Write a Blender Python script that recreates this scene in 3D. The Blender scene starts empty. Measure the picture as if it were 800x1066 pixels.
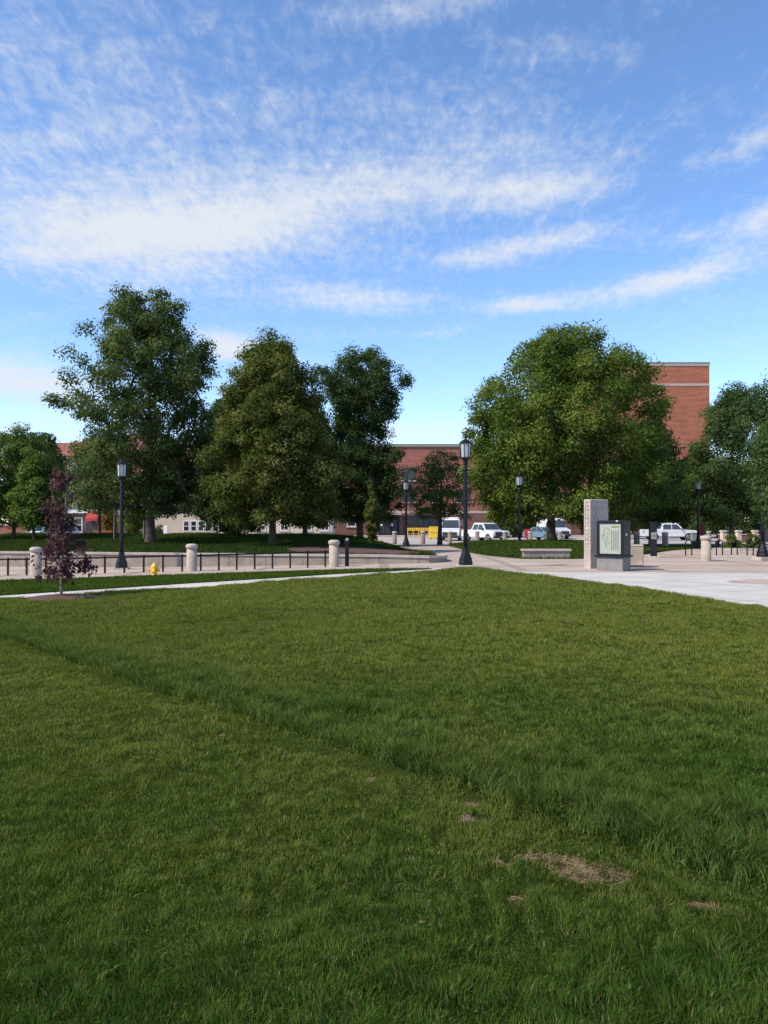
import bpy, bmesh, math, random
import numpy as np
from mathutils import Vector, Matrix
from mathutils.geometry import delaunay_2d_cdt

random.seed(7)
C = bpy.context.scene
COL = C.collection
R = math.radians
CAM_Z = 1.6
F = 800.0
PITCH = math.atan(10 / 800.0)

# ------------------------------------------------------------------ terrain
def sst(a, b, v):
    t = np.clip((v - a) / (b - a), 0, 1)
    return t * t * (3 - 2 * t)

def G(x, y):
    """height of the ground: falls gently to the left and to the far road"""
    x = np.asarray(x, float); y = np.asarray(y, float)
    s = np.clip(2.5 - x, 0, 16)
    g = -0.033 * s + 0.0006 * s * s
    far = sst(40, 85, y)
    g = g * (1 - 0.9 * far) - 0.45 * far
    return g

def gz(x, y): return float(G(x, y))

def ray(px, py):
    u = (px - 400) / F; w = (533 - py) / F
    cp, sp = math.cos(PITCH), math.sin(PITCH)
    return u, cp - w * sp, sp + w * cp

def at(px, py, Y):
    u, v, w = ray(px, py)
    k = Y / v
    return Vector((u * k, Y, CAM_Z + w * k))

def gp(px, py, off=0.0):
    """ground point seen at a place of the photograph (used to survey the site)"""
    u, v, w = ray(px, py)
    k = 1.0
    for _ in range(60):
        z = gz(u * k, v * k) + off
        k = 0.5 * k + 0.5 * (z - CAM_Z) / w
    return u * k, v * k

def px_x(px, Y): return (px - 400) / F * Y
def py_z(py, Y): return at(400, py, Y).z

# ------------------------------------------------------------------ materials
def new_mat(name):
    m = bpy.data.materials.new(name); m.use_nodes = True
    nt = m.node_tree
    return m, nt, nt.nodes['Principled BSDF'], nt.nodes, nt.links

def mat(name, col, rough=0.7, var=0.15, scale=6.0, metal=0.0, bump=0.0, bscale=40.0, col2=None, spec=None, coat=0.0):
    m, nt, p, N, L = new_mat(name)
    tc = N.new('ShaderNodeTexCoord')
    n = N.new('ShaderNodeTexNoise'); n.inputs['Scale'].default_value = scale; n.inputs['Detail'].default_value = 6
    n.inputs['Roughness'].default_value = 0.65
    L.new(tc.outputs['Object'], n.inputs['Vector'])
    mx = N.new('ShaderNodeMix'); mx.data_type = 'RGBA'
    a = [c * (1 - var) for c in col]; b = [min(1, c * (1 + var)) for c in (col2 or col)]
    mx.inputs[6].default_value = (*a, 1); mx.inputs[7].default_value = (*b, 1)
    cr = N.new('ShaderNodeMapRange'); cr.inputs[1].default_value = 0.3; cr.inputs[2].default_value = 0.7
    L.new(n.outputs['Fac'], cr.inputs[0]); L.new(cr.outputs[0], mx.inputs[0])
    L.new(mx.outputs[2], p.inputs['Base Color'])
    p.inputs['Roughness'].default_value = rough; p.inputs['Metallic'].default_value = metal
    if spec is not None: p.inputs['Specular IOR Level'].default_value = spec
    if coat: p.inputs['Coat Weight'].default_value = coat
    if bump:
        n2 = N.new('ShaderNodeTexNoise'); n2.inputs['Scale'].default_value = bscale; n2.inputs['Detail'].default_value = 5
        L.new(tc.outputs['Object'], n2.inputs['Vector'])
        bp = N.new('ShaderNodeBump'); bp.inputs['Strength'].default_value = bump; bp.inputs['Distance'].default_value = 0.02
        L.new(n2.outputs['Fac'], bp.inputs['Height']); L.new(bp.outputs['Normal'], p.inputs['Normal'])
    return m

def speckle_mat(name, base, dark, light, scale=90, rough=0.9):
    """exposed aggregate / granite"""
    m, nt, p, N, L = new_mat(name)
    tc = N.new('ShaderNodeTexCoord')
    v = N.new('ShaderNodeTexVoronoi'); v.inputs['Scale'].default_value = scale
    L.new(tc.outputs['Object'], v.inputs['Vector'])
    cr = N.new('ShaderNodeValToRGB')
    sep = N.new('ShaderNodeSeparateColor'); L.new(v.outputs['Color'], sep.inputs[0])
    cr.color_ramp.elements[0].color = (*dark, 1); cr.color_ramp.elements[1].color = (*light, 1)
    e = cr.color_ramp.elements.new(0.35); e.color = (*base, 1)
    e = cr.color_ramp.elements.new(0.8); e.color = (*base, 1)
    L.new(sep.outputs[0], cr.inputs[0])
    n = N.new('ShaderNodeTexNoise'); n.inputs['Scale'].default_value = 2.5; n.inputs['Detail'].default_value = 5
    L.new(tc.outputs['Object'], n.inputs['Vector'])
    mx = N.new('ShaderNodeMix'); mx.data_type = 'RGBA'; mx.blend_type = 'MULTIPLY'; mx.inputs[0].default_value = 1
    mr = N.new('ShaderNodeMapRange'); mr.inputs[1].default_value = .3; mr.inputs[2].default_value = .7; mr.inputs[3].default_value = .78; mr.inputs[4].default_value = 1.12
    L.new(n.outputs['Fac'], mr.inputs[0]); L.new(cr.outputs[0], mx.inputs[6])
    cb = N.new('ShaderNodeCombineColor')
    for i in range(3): L.new(mr.outputs[0], cb.inputs[i])
    L.new(cb.outputs[0], mx.inputs[7])
    L.new(mx.outputs[2], p.inputs['Base Color'])
    p.inputs['Roughness'].default_value = rough
    return m

def brick_mat(name, c1, c2, mortar, bw=0.42, bh=0.16, rough=0.9, msize=0.012):
    m, nt, p, N, L = new_mat(name)
    tc = N.new('ShaderNodeTexCoord'); sx = N.new('ShaderNodeSeparateXYZ'); L.new(tc.outputs['Object'], sx.inputs[0])
    ad = N.new('ShaderNodeMath'); L.new(sx.outputs[0], ad.inputs[0]); L.new(sx.outputs[1], ad.inputs[1])
    cb = N.new('ShaderNodeCombineXYZ'); L.new(ad.outputs[0], cb.inputs[0]); L.new(sx.outputs[2], cb.inputs[1])
    b = N.new('ShaderNodeTexBrick'); L.new(cb.outputs[0], b.inputs['Vector'])
    b.inputs['Color1'].default_value = (*c1, 1); b.inputs['Color2'].default_value = (*c2, 1); b.inputs['Mortar'].default_value = (*mortar, 1)
    b.inputs['Scale'].default_value = 1; b.inputs['Brick Width'].default_value = bw; b.inputs['Row Height'].default_value = bh
    b.inputs['Mortar Size'].default_value = msize; b.inputs['Bias'].default_value = -0.1
    # broad weathering in horizontal drifts
    mp = N.new('ShaderNodeMapping'); mp.inputs['Scale'].default_value = (0.22, 0.22, 2.2); L.new(tc.outputs['Object'], mp.inputs[0])
    n = N.new('ShaderNodeTexNoise'); n.inputs['Scale'].default_value = 1.0; n.inputs['Detail'].default_value = 8; n.inputs['Roughness'].default_value = .7
    L.new(mp.outputs[0], n.inputs['Vector'])
    mr = N.new('ShaderNodeMapRange'); mr.inputs[1].default_value = .3; mr.inputs[2].default_value = .7; mr.inputs[3].default_value = .6; mr.inputs[4].default_value = 1.3
    L.new(n.outputs['Fac'], mr.inputs[0])
    mx = N.new('ShaderNodeMix'); mx.data_type = 'RGBA'; mx.blend_type = 'MULTIPLY'; mx.inputs[0].default_value = 1
    cc = N.new('ShaderNodeCombineColor')
    for i in range(3): L.new(mr.outputs[0], cc.inputs[i])
    L.new(b.outputs['Color'], mx.inputs[6]); L.new(cc.outputs[0], mx.inputs[7])
    L.new(mx.outputs[2], p.inputs['Base Color']); p.inputs['Roughness'].default_value = rough
    return m

def leaf_mat(name, transl=0.3, rough=0.55, spec=0.3):
    m, nt, p, N, L = new_mat(name)
    a = N.new('ShaderNodeAttribute'); a.attribute_name = 'col'
    L.new(a.outputs['Color'], p.inputs['Base Color'])
    p.inputs['Roughness'].default_value = rough; p.inputs['Specular IOR Level'].default_value = spec
    t = N.new('ShaderNodeBsdfTranslucent')
    hs = N.new('ShaderNodeMix'); hs.data_type = 'RGBA'; hs.blend_type = 'MULTIPLY'; hs.inputs[0].default_value = 1
    hs.inputs[7].default_value = (1.25, 1.3, 0.6, 1); L.new(a.outputs['Color'], hs.inputs[6]); L.new(hs.outputs[2], t.inputs['Color'])
    mx = N.new('ShaderNodeMixShader'); mx.inputs[0].default_value = transl
    L.new(p.outputs[0], mx.inputs[1]); L.new(t.outputs[0], mx.inputs[2])
    L.new(mx.outputs[0], N['Material Output'].inputs['Surface'])
    return m

def paver_mat(name):
    """beige and pinkish pavers with darker bands, joints and stains"""
    m, nt, p, N, L = new_mat(name)
    tc = N.new('ShaderNodeTexCoord')
    b = N.new('ShaderNodeTexBrick'); L.new(tc.outputs['Object'], b.inputs['Vector'])
    b.inputs['Scale'].default_value = 1; b.inputs['Brick Width'].default_value = 0.4; b.inputs['Row Height'].default_value = 0.2
    b.inputs['Color1'].default_value = (.42, .335, .27, 1); b.inputs['Color2'].default_value = (.37, .29, .24, 1); b.inputs['Mortar'].default_value = (.24, .2, .17, 1)
    b.inputs['Mortar Size'].default_value = 0.008
    b2 = N.new('ShaderNodeTexBrick'); L.new(tc.outputs['Object'], b2.inputs['Vector'])
    b2.offset = 0; b2.inputs['Scale'].default_value = 1; b2.inputs['Brick Width'].default_value = 4.6; b2.inputs['Row Height'].default_value = 3.1
    b2.inputs['Color1'].default_value = (1.0, 1.0, 1.0, 1); b2.inputs['Color2'].default_value = (1.12, 1.08, 1.05, 1); b2.inputs['Mortar'].default_value = (.76, .72, .70, 1)
    b2.inputs['Mortar Size'].default_value = 0.18; b2.inputs['Mortar Smooth'].default_value = 0
    mx = N.new('ShaderNodeMix'); mx.data_type = 'RGBA'; mx.blend_type = 'MULTIPLY'; mx.inputs[0].default_value = 1
    L.new(b.outputs[0], mx.inputs[6]); L.new(b2.outputs[0], mx.inputs[7])
    n = N.new('ShaderNodeTexNoise'); n.inputs['Scale'].default_value = .5; n.inputs['Detail'].default_value = 9; n.inputs['Roughness'].default_value = .7
    L.new(tc.outputs['Object'], n.inputs['Vector'])
    mr = N.new('ShaderNodeMapRange'); mr.inputs[1].default_value = .3; mr.inputs[2].default_value = .7; mr.inputs[3].default_value = .82; mr.inputs[4].default_value = 1.15
    L.new(n.outputs['Fac'], mr.inputs[0])
    cc = N.new('ShaderNodeCombineColor')
    for i in range(3): L.new(mr.outputs[0], cc.inputs[i])
    m2 = N.new('ShaderNodeMix'); m2.data_type = 'RGBA'; m2.blend_type = 'MULTIPLY'; m2.inputs[0].default_value = 1
    L.new(mx.outputs[2], m2.inputs[6]); L.new(cc.outputs[0], m2.inputs[7]); L.new(m2.outputs[2], p.inputs['Base Color'])
    p.inputs['Roughness'].default_value = .9
    return m

def concrete_mat(name, col, slab=1.6, joint=.6):
    m, nt, p, N, L = new_mat(name)
    tc = N.new('ShaderNodeTexCoord')
    mp = N.new('ShaderNodeMapping'); mp.inputs['Rotation'].default_value = (0, 0, R(-27)); L.new(tc.outputs['Object'], mp.inputs[0])
    b = N.new('ShaderNodeTexBrick'); L.new(mp.outputs[0], b.inputs['Vector']); b.offset = 0
    b.inputs['Scale'].default_value = 1; b.inputs['Brick Width'].default_value = slab; b.inputs['Row Height'].default_value = slab
    b.inputs['Color1'].default_value = (*col, 1); b.inputs['Color2'].default_value = (*[c * .93 for c in col], 1)
    b.inputs['Mortar'].default_value = (*[c * joint for c in col], 1); b.inputs['Mortar Size'].default_value = 0.02
    n = N.new('ShaderNodeTexNoise'); n.inputs['Scale'].default_value = .8; n.inputs['Detail'].default_value = 10; n.inputs['Roughness'].default_value = .75
    L.new(tc.outputs['Object'], n.inputs['Vector'])
    mr = N.new('ShaderNodeMapRange'); mr.inputs[1].default_value = .3; mr.inputs[2].default_value = .7; mr.inputs[3].default_value = .78; mr.inputs[4].default_value = 1.1
    L.new(n.outputs['Fac'], mr.inputs[0])
    cc = N.new('ShaderNodeCombineColor')
    for i in range(3): L.new(mr.outputs[0], cc.inputs[i])
    m2 = N.new('ShaderNodeMix'); m2.data_type = 'RGBA'; m2.blend_type = 'MULTIPLY'; m2.inputs[0].default_value = 1
    L.new(b.outputs[0], m2.inputs[6]); L.new(cc.outputs[0], m2.inputs[7]); L.new(m2.outputs[2], p.inputs['Base Color'])
    p.inputs['Roughness'].default_value = .9
    return m

def glass_mat(name, col=(.02, .025, .03), rough=.08):
    m, nt, p, N, L = new_mat(name)
    p.inputs['Base Color'].default_value = (*col, 1); p.inputs['Roughness'].default_value = rough
    p.inputs['Specular IOR Level'].default_value = .6
    return m

M = dict(
    black=mat('painted black metal', (.006, .0065, .01), .45, .3, 9, spec=.28),
    navy=mat('dark navy metal', (.01, .011, .02), .45, .25, 5, spec=.3),
    frost=mat('frosted lantern glass', (.38, .4, .43), .25, .06, 3),
    agg=speckle_mat('exposed aggregate', (.42, .345, .28), (.2, .15, .12), (.6, .53, .45)),
    agg_cap=mat('cast concrete cap', (.4, .35, .31), .9, .15, 8),
    granite=speckle_mat('brown granite aggregate', (.25, .2, .17), (.12, .1, .09), (.4, .34, .3)),
    stone=speckle_mat('rough limestone slab', (.44, .37, .325), (.28, .225, .2), (.56, .49, .43), 38),
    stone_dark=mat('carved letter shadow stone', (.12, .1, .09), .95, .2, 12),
    plinth=mat('grey concrete plinth', (.2, .19, .18), .85, .22, 4, bump=.3),
    wallc=mat('weathered retaining wall concrete', (.25, .205, .175), .9, .28, 2.2, bump=.3),
    wallcap=mat('retaining wall coping', (.36, .31, .27), .9, .2, 3),
    joint=mat('dark joint line', (.16, .13, .11), .95, .1, 8),
    yellow=mat('hydrant yellow paint', (.75, .44, .03), .45, .15, 14),
    yellow2=mat('safety yellow panel', (.8, .5, .04), .6, .12, 5),
    white=mat('white vehicle paint', (.62, .63, .64), .35, .06, 2, coat=.3),
    teal=mat('pale blue car paint', (.13, .21, .26), .3, .05, 2, coat=.4),
    rubber=mat('tyre rubber', (.015, .015, .016), .85, .2, 10),
    rim=mat('wheel rim metal', (.45, .45, .46), .35, .1, 8, metal=.6),
    plastic=mat('dark plastic trim', (.03, .03, .033), .6, .2, 8),
    lampglass=mat('headlight lens', (.7, .72, .75), .15, .03, 4),
    tail=mat('red tail lamp lens', (.4, .02, .02), .25, .1, 4),
    glass=glass_mat('window glass'),
    cglass=glass_mat('vehicle glass', (.045, .055, .06), .1),
    brick=brick_mat('red brick', (.33, .105, .075), (.25, .075, .055), (.25, .17, .14)),
    brick_t=brick_mat('tower brick', (.42, .125, .07), (.31, .09, .05), (.32, .19, .13)),
    brick_b=brick_mat('brown brick', (.19, .08, .055), (.15, .06, .045), (.2, .15, .12)),
    lime=mat('cream limestone', (.56, .46, .35), .9, .1, 1.2),
    limeband=mat('pale stone band', (.44, .36, .31), .9, .1, 2),
    coping=mat('grey metal coping', (.2, .2, .19), .7, .15, 2),
    tile=mat('red clay roof tile', (.24, .075, .055), .8, .25, 3),
    wframe=mat('white window frame', (.72, .72, .7), .6, .05, 4),
    redcloth=mat('red awning canvas', (.36, .035, .03), .8, .12, 3),
    redsign=mat('red sign panel', (.38, .03, .05), .6, .15, 5),
    grey=mat('grey metal', (.2, .2, .21), .55, .15, 6),
    greyp=mat('grey metal panel', (.24, .235, .22), .6, .15, 6),
    wood=mat('warm varnished timber', (.3, .11, .03), .6, .3, 6),
    paper=mat('white notice paper', (.75, .75, .75), .8, .03, 9),
    mapp=mat('pale map print', (.33, .355, .3), .35, .07, 9),
    mapg=mat('map building print', (.24, .29, .22), .4, .2, 20),
    mapd=mat('map lettering print', (.06, .065, .06), .5, .1, 9),
    mapy=mat('map heading print', (.33, .31, .12), .5, .1, 9),
    bark=mat('grey brown bark', (.075, .055, .042), .95, .4, 9, bump=.9, bscale=26),
    bark2=mat('pale smooth bark', (.2, .17, .13), .9, .25, 9, bump=.5),
    mulch=mat('bark mulch', (.1, .05, .038), 1, .5, 22, bump=1, bscale=60),
    leaf=leaf_mat('leaf', .36, .6, .12), grass=leaf_mat('grass blade', .3, .75, .05),
    lawn=mat('lawn soil and thatch', (.02, .034, .007), 1, .45, 55, bump=1, bscale=90, col2=(.036, .055, .012), spec=0),
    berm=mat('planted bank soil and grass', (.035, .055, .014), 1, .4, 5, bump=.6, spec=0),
    earth=mat('distant ground', (.12, .13, .08), 1, .3, .2),
    pav=paver_mat('plaza pavers'), conc=concrete_mat('pale concrete', (.52, .48, .43), 1.5, .45),
    road=mat('worn pale roadway', (.36, .32, .29), .95, .15, .6),
    asphalt=mat('grey asphalt', (.2, .19, .18), .95, .2, .6),
)

# ------------------------------------------------------------------ mesh helpers
class MB:
    def __init__(s): s.v = []; s.f = []; s.sm = []
    def add(s, vs, fs, smooth=False):
        o = len(s.v); s.v += [tuple(p) for p in vs]
        for f in fs: s.f.append(tuple(o + i for i in f)); s.sm.append(smooth)
        return s
    def box(s, x0, x1, y0, y1, z0, z1, taper=0.0):
        t = taper
        return s.add([(x0, y0, z0), (x1, y0, z0), (x1, y1, z0), (x0, y1, z0), (x0 + t, y0 + t, z1), (x1 - t, y0 + t, z1), (x1 - t, y1 - t, z1), (x0 + t, y1 - t, z1)],
                     [(3, 2, 1, 0), (4, 5, 6, 7), (0, 1, 5, 4), (1, 2, 6, 5), (2, 3, 7, 6), (3, 0, 4, 7)])
    def lathe(s, prof, n=16, c=(0, 0, 0), smooth=True, rot=0.0):
        vs = []; fs = []
        for r, z in prof:
            for k in range(n):
                a = rot + 2 * math.pi * k / n
                vs.append((c[0] + r * math.cos(a), c[1] + r * math.sin(a), c[2] + z))
        for i in range(len(prof) - 1):
            for k in range(n):
                k2 = (k + 1) % n
                fs.append((i * n + k, i * n + k2, (i + 1) * n + k2, (i + 1) * n + k))
        fs.append(tuple(range(n - 1, -1, -1))); fs.append(tuple(range((len(prof) - 1) * n, len(prof) * n)))
        return s.add(vs, fs, smooth)
    def tube(s, pts, rad, n=8, smooth=True):
        pts = [Vector(p) for p in pts]; vs = []; fs = []
        if not isinstance(rad, (list, tuple)): rad = [rad] * len(pts)
        for i, p in enumerate(pts):
            d = (pts[min(i + 1, len(pts) - 1)] - pts[max(i - 1, 0)]).normalized()
            a = d.cross(Vector((0.03, 1, 0.02)) if abs(d.y) < .9 else Vector((1, 0, 0))).normalized(); b = d.cross(a)
            for k in range(n):
                t = 2 * math.pi * k / n
                vs.append(p + (a * math.cos(t) + b * math.sin(t)) * rad[i])
        for i in range(len(pts) - 1):
            for k in range(n):
                k2 = (k + 1) % n
                fs.append((i * n + k, (i + 1) * n + k, (i + 1) * n + k2, i * n + k2))
        fs.append(tuple(range(n))); fs.append(tuple(range(len(pts) * n - 1, (len(pts) - 1) * n - 1, -1)))
        return s.add(vs, fs, smooth)
    def prism_x(s, poly, hw):
        """polygon in (y,z) extruded over x by a half width that may depend on z"""
        n = len(poly); w = hw if callable(hw) else (lambda z: hw)
        vs = [(-w(z), y, z) for y, z in poly] + [(w(z), y, z) for y, z in poly]
        fs = [tuple(range(n - 1, -1, -1)), tuple(range(n, 2 * n))]
        for i in range(n):
            j = (i + 1) % n; fs.append((i, j, n + j, n + i))
        return s.add(vs, fs)
    def build(s, name, m, parent=None, bevel=0.0, seg=1, loc=None):
        me = bpy.data.meshes.new(name); me.from_pydata(s.v, [], s.f)
        me.polygons.foreach_set('use_smooth', s.sm)
        bm = bmesh.new(); bm.from_mesh(me)
        bmesh.ops.recalc_face_normals(bm, faces=bm.faces)
        if bevel:
            ed = [e for e in bm.edges if len(e.link_faces) == 2 and e.calc_face_angle(0) > R(30)]
            bmesh.ops.bevel(bm, geom=ed, offset=bevel, segments=seg, affect='EDGES', clamp_overlap=True)
        bm.to_mesh(me); bm.free()
        me.materials.append(m)
        o = bpy.data.objects.new(name, me); COL.objects.link(o)
        if parent: o.parent = parent
        if loc: o.location = loc
        return o

def np_mesh(name, V, Fc, m, parent=None, col=None, loc=None):
    """V (n,3), Fc (f,k) constant size faces, col (f,3) per face"""
    me = bpy.data.meshes.new(name); f, k = Fc.shape
    me.vertices.add(len(V)); me.vertices.foreach_set('co', V.astype(np.float32).ravel())
    me.loops.add(f * k); me.loops.foreach_set('vertex_index', Fc.astype(np.int32).ravel())
    me.polygons.add(f); me.polygons.foreach_set('loop_start', np.arange(0, f * k, k, dtype=np.int32))
    me.update(calc_edges=True)
    if col is not None:
        a = me.attributes.new('col', 'FLOAT_COLOR', 'FACE')
        c4 = np.ones((f, 4), np.float32); c4[:, :3] = col; a.data.foreach_set('color', c4.ravel())
    me.materials.append(m)
    o = bpy.data.objects.new(name, me); COL.objects.link(o)
    if parent: o.parent = parent
    if loc: o.location = loc
    return o

def tag(o, label=None, cat=None, group=None, kind=None):
    if label: o['label'] = label
    if cat: o['category'] = cat
    if group: o['group'] = group
    if kind: o['kind'] = kind
    return o

def thing(name, label, cat, loc=(0, 0, 0), rz=0, group=None):
    o = bpy.data.objects.new(name, None); COL.objects.link(o)
    o.empty_display_size = .2; o.location = loc; o.rotation_euler = (0, 0, rz)
    return tag(o, label, cat, group)

def dup(root, loc, rz=0, label=None, scale=1.0):
    r = root.copy(); COL.objects.link(r); r.location = loc; r.rotation_euler = (0, 0, rz); r.scale = (scale,) * 3
    if label: r['label'] = label
    for ch in list(root.children):
        c = ch.copy(); COL.objects.link(c); c.parent = r
        for g in list(ch.children):
            d = g.copy(); COL.objects.link(d); d.parent = c
    return r

def on(x, y, off=0.0): return (x, y, gz(x, y) + off)

rng = np.random.default_rng(11)
def vnoise(x, y, scale, seed):
    r = np.random.default_rng(seed).random((64, 64)); X = np.asarray(x) / scale; Y = np.asarray(y) / scale
    i = np.floor(X).astype(int); j = np.floor(Y).astype(int); fx = X - i; fy = Y - j
    fx = fx * fx * (3 - 2 * fx); fy = fy * fy * (3 - 2 * fy)
    g = lambda a, b: r[a % 64, b % 64]
    return (g(i, j) * (1 - fx) + g(i + 1, j) * fx) * (1 - fy) + (g(i, j + 1) * (1 - fx) + g(i + 1, j + 1) * fx) * fy

def band_s(x, y):
    return (y - (5.04 - 1.13 * x)) / math.hypot(1, 1.13) + .12 * (vnoise(x, y, .7, 3) - .5)
# ------------------------------------------------------------------ ground sheets
def inside(poly, X, Y):
    X = np.asarray(X); Y = np.asarray(Y); r = np.zeros(X.shape, bool); n = len(poly)
    for i in range(n):
        x1, y1 = poly[i]; x2, y2 = poly[(i + 1) % n]
        c = (y1 > Y) != (y2 > Y)
        r ^= c & (X < (x2 - x1) * (Y - y1) / ((y2 - y1) or 1e-9) + x1)
    return r

def densify(poly, step):
    out = []
    for i in range(len(poly)):
        a = np.array(poly[i]); b = np.array(poly[(i + 1) % len(poly)]); n = max(1, int(np.linalg.norm(b - a) / step))
        out += [tuple(a + (b - a) * k / n) for k in range(n)]
    return out

def sheet(name, poly, zf, m, step=1.0, skirt=0.0, **kw):
    b = densify(poly, step); nb = len(b)
    xs = [p[0] for p in b]; ys = [p[1] for p in b]
    gx, gy = np.meshgrid(np.arange(min(xs), max(xs), step), np.arange(min(ys), max(ys), step))
    gx = gx.ravel(); gy = gy.ravel(); k = inside(poly, gx, gy)
    pts = [Vector(p) for p in b] + [Vector((x + .013, y + .017)) for x, y in zip(gx[k], gy[k])]
    vs, _, fs, *_ = delaunay_2d_cdt(pts, [], [list(range(nb))], 1, 1e-5)
    V = np.array([(v.x, v.y) for v in vs]); Z = zf(V[:, 0], V[:, 1])
    mb = MB(); mb.add([(x, y, z) for (x, y), z in zip(V, Z)], fs)
    if skirt:
        o = len(mb.v); bb = np.array(b); zz = zf(bb[:, 0], bb[:, 1])
        mb.v += [(x, y, z) for (x, y), z in zip(bb, zz)] + [(x, y, z - skirt) for (x, y), z in zip(bb, zz)]
        for i in range(nb):
            j = (i + 1) % nb; mb.f.append((o + i, o + j, o + nb + j, o + nb + i)); mb.sm.append(False)
    o = mb.build(name, m)
    o.data.polygons.foreach_set('use_smooth', [True] * len(o.data.polygons))
    return tag(o, kw.get('label'), None, None, kw.get('kind', 'structure'))

# the base ground: one sheet out to the horizon
xs = np.concatenate([[-2500, -900, -300, -140], np.arange(-80, 81, 4), [140, 300, 900, 2500]])
ys = np.concatenate([[-400, -60], np.arange(-12, 141, 4), [200, 400, 900, 2800]])
mb = MB(); nx = len(xs)
for y in ys:
    for x in xs: mb.v.append((x, y, gz(x, y) - .06))
for j in range(len(ys) - 1):
    for i in range(nx - 1): mb.f.append((j * nx + i, j * nx + i + 1, (j + 1) * nx + i + 1, (j + 1) * nx + i)); mb.sm.append(True)
tag(mb.build('ground', M['earth']), kind='structure')

# survey of the edges
near_edge = [gp(*p) for p in [(-120, 634.5), (0, 626), (100, 619.5), (200, 613.5), (280, 608), (350, 603), (410, 598.8), (455, 595.3), (478, 592.6)]]
tip = [gp(*p) for p in [(496, 592.2), (512, 594.2), (545, 599.3), (600, 606), (650, 612.3), (700, 620.5), (750, 628), (800, 636), (900, 655), (1050, 690)]]
lawn_poly = [(-16, -6), (16, -6), (16.5, 8)] + list(reversed(tip)) + list(reversed(near_edge)) + [(-18, 14.5)]
def lawn_z(x, y):
    return G(x, y) + .03 + .035 * vnoise(x, y, .42, 61) + .05 * vnoise(x, y, 1.3, 62) + .045 * sst(-.06, .04, band_s(x, y)) * (1 - sst(.3, 1.5, band_s(x, y)))
sheet('lawn', lawn_poly, lambda x, y: lawn_z(x, y) - .012, M['lawn'], .3, .1)

far_edge = [gp(*p) for p in [(-120, 628), (0, 620.5), (100, 614), (200, 607.5), (280, 602.6), (350, 598), (410, 594.9), (450, 592.6), (485, 590.2)]]
conc_far = [gp(*p) for p in [(520, 593.5), (560, 595.5), (640, 596.3), (720, 596.6), (800, 597.5), (900, 598.5), (1050, 600)]]
tipc = [(x, y - .35) for x, y in tip]
sheet('concrete_path', [(x, y - .3) for x, y in near_edge] + tipc + [(26, 14)] + list(reversed(conc_far)) + list(reversed(far_edge)),
      lambda x, y: G(x, y) + .006, M['conc'], .8)
sheet('paver_inlay', [gp(*p) for p in [(756, 606), (800, 608.6), (860, 611), (900, 606), (810, 603), (772, 603.6)]], lambda x, y: G(x, y) + .012, M['pav'], .8)
sheet('plaza', [(-45, 19), (-20, 16), (30, 12), (48, 20), (48, 58), (-45, 58)], lambda x, y: G(x, y), M['pav'], 1.5)
strip_near = [(x, y + .02) for x, y in far_edge[:-1]]
strip_far = [gp(*p) for p in [(-120, 609.5), (0, 605), (100, 602), (161, 599.8), (230, 597.5), (300, 595.5), (370, 593.6), (430, 592.4)]]
strip_poly = strip_near + list(reversed(strip_far))
sheet('grass_verge', strip_poly, lambda x, y: G(x, y) + .028, M['lawn'], .8, .1)

# raised bed behind the retaining wall
def wall_y(x): return 30.1 + .2 * (2.0 - np.asarray(x, float))
WALL_TOP = .29
def berm_z(x, y):
    x = np.asarray(x, float); y = np.asarray(y, float)
    d = y - wall_y(x)
    rise = .12 * sst(0, 6, d) + .34 * sst(7, 19, d)
    right = sst(3.0, -2.5, x)
    return (WALL_TOP - .05) * (0.5 + .5 * right) + rise * (0.02 + .98 * right) - .3 * sst(3, 14, d) * (1 - right) + .03 * np.sin(x * .9) * sst(1, 4, d)
bed_front = [(float(x), float(wall_y(x)) + .18) for x in np.linspace(-26, 1.6, 12)]
bed_poly = bed_front + [(2.25, 30.55), (2.45, 31.4), (2.2, 34), (1.6, 40), (.6, 46), (-3, 50), (-10, 53), (-26, 55)]
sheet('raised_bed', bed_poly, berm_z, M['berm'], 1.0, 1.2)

# grassy mound with the maple
mound_poly = [gp(*p) for p in [(478, 571), (490, 575.5), (510, 579), (545, 582), (600, 582), (640, 580.5), (672, 577), (700, 573)]] + [(22, 50), (19, 56), (8, 58), (4.5, 54)]
def mound_z(x, y):
    x = np.asarray(x, float); y = np.asarray(y, float)
    b = G(x, y) + .03
    yf = 34 + np.clip(6 - x, 0, 3) * 1.2 + np.clip(x - 13, 0, 9) * .9
    h = .4 * sst(0, 9, y - yf) * sst(3, 7, x) * (1 - sst(11.5, 16, x)) * (1 - .6 * sst(48, 57, y))
    return b + h
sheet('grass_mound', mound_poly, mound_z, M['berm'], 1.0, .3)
side_poly = [gp(*p) for p in [(668, 577), (705, 572.6), (712, 570.6), (700, 569.2), (655, 569)]]
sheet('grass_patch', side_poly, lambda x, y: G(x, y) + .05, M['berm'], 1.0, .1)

sheet('road', [(-90, 60), (90, 60), (90, 104), (-90, 104)], lambda x, y: G(x, y) + .004, M['road'], 4)
sheet('far_pavement', [(-90, 104), (90, 104), (90, 109), (-90, 109)], lambda x, y: G(x, y) + .12, M['road'], 4, .2)

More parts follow.
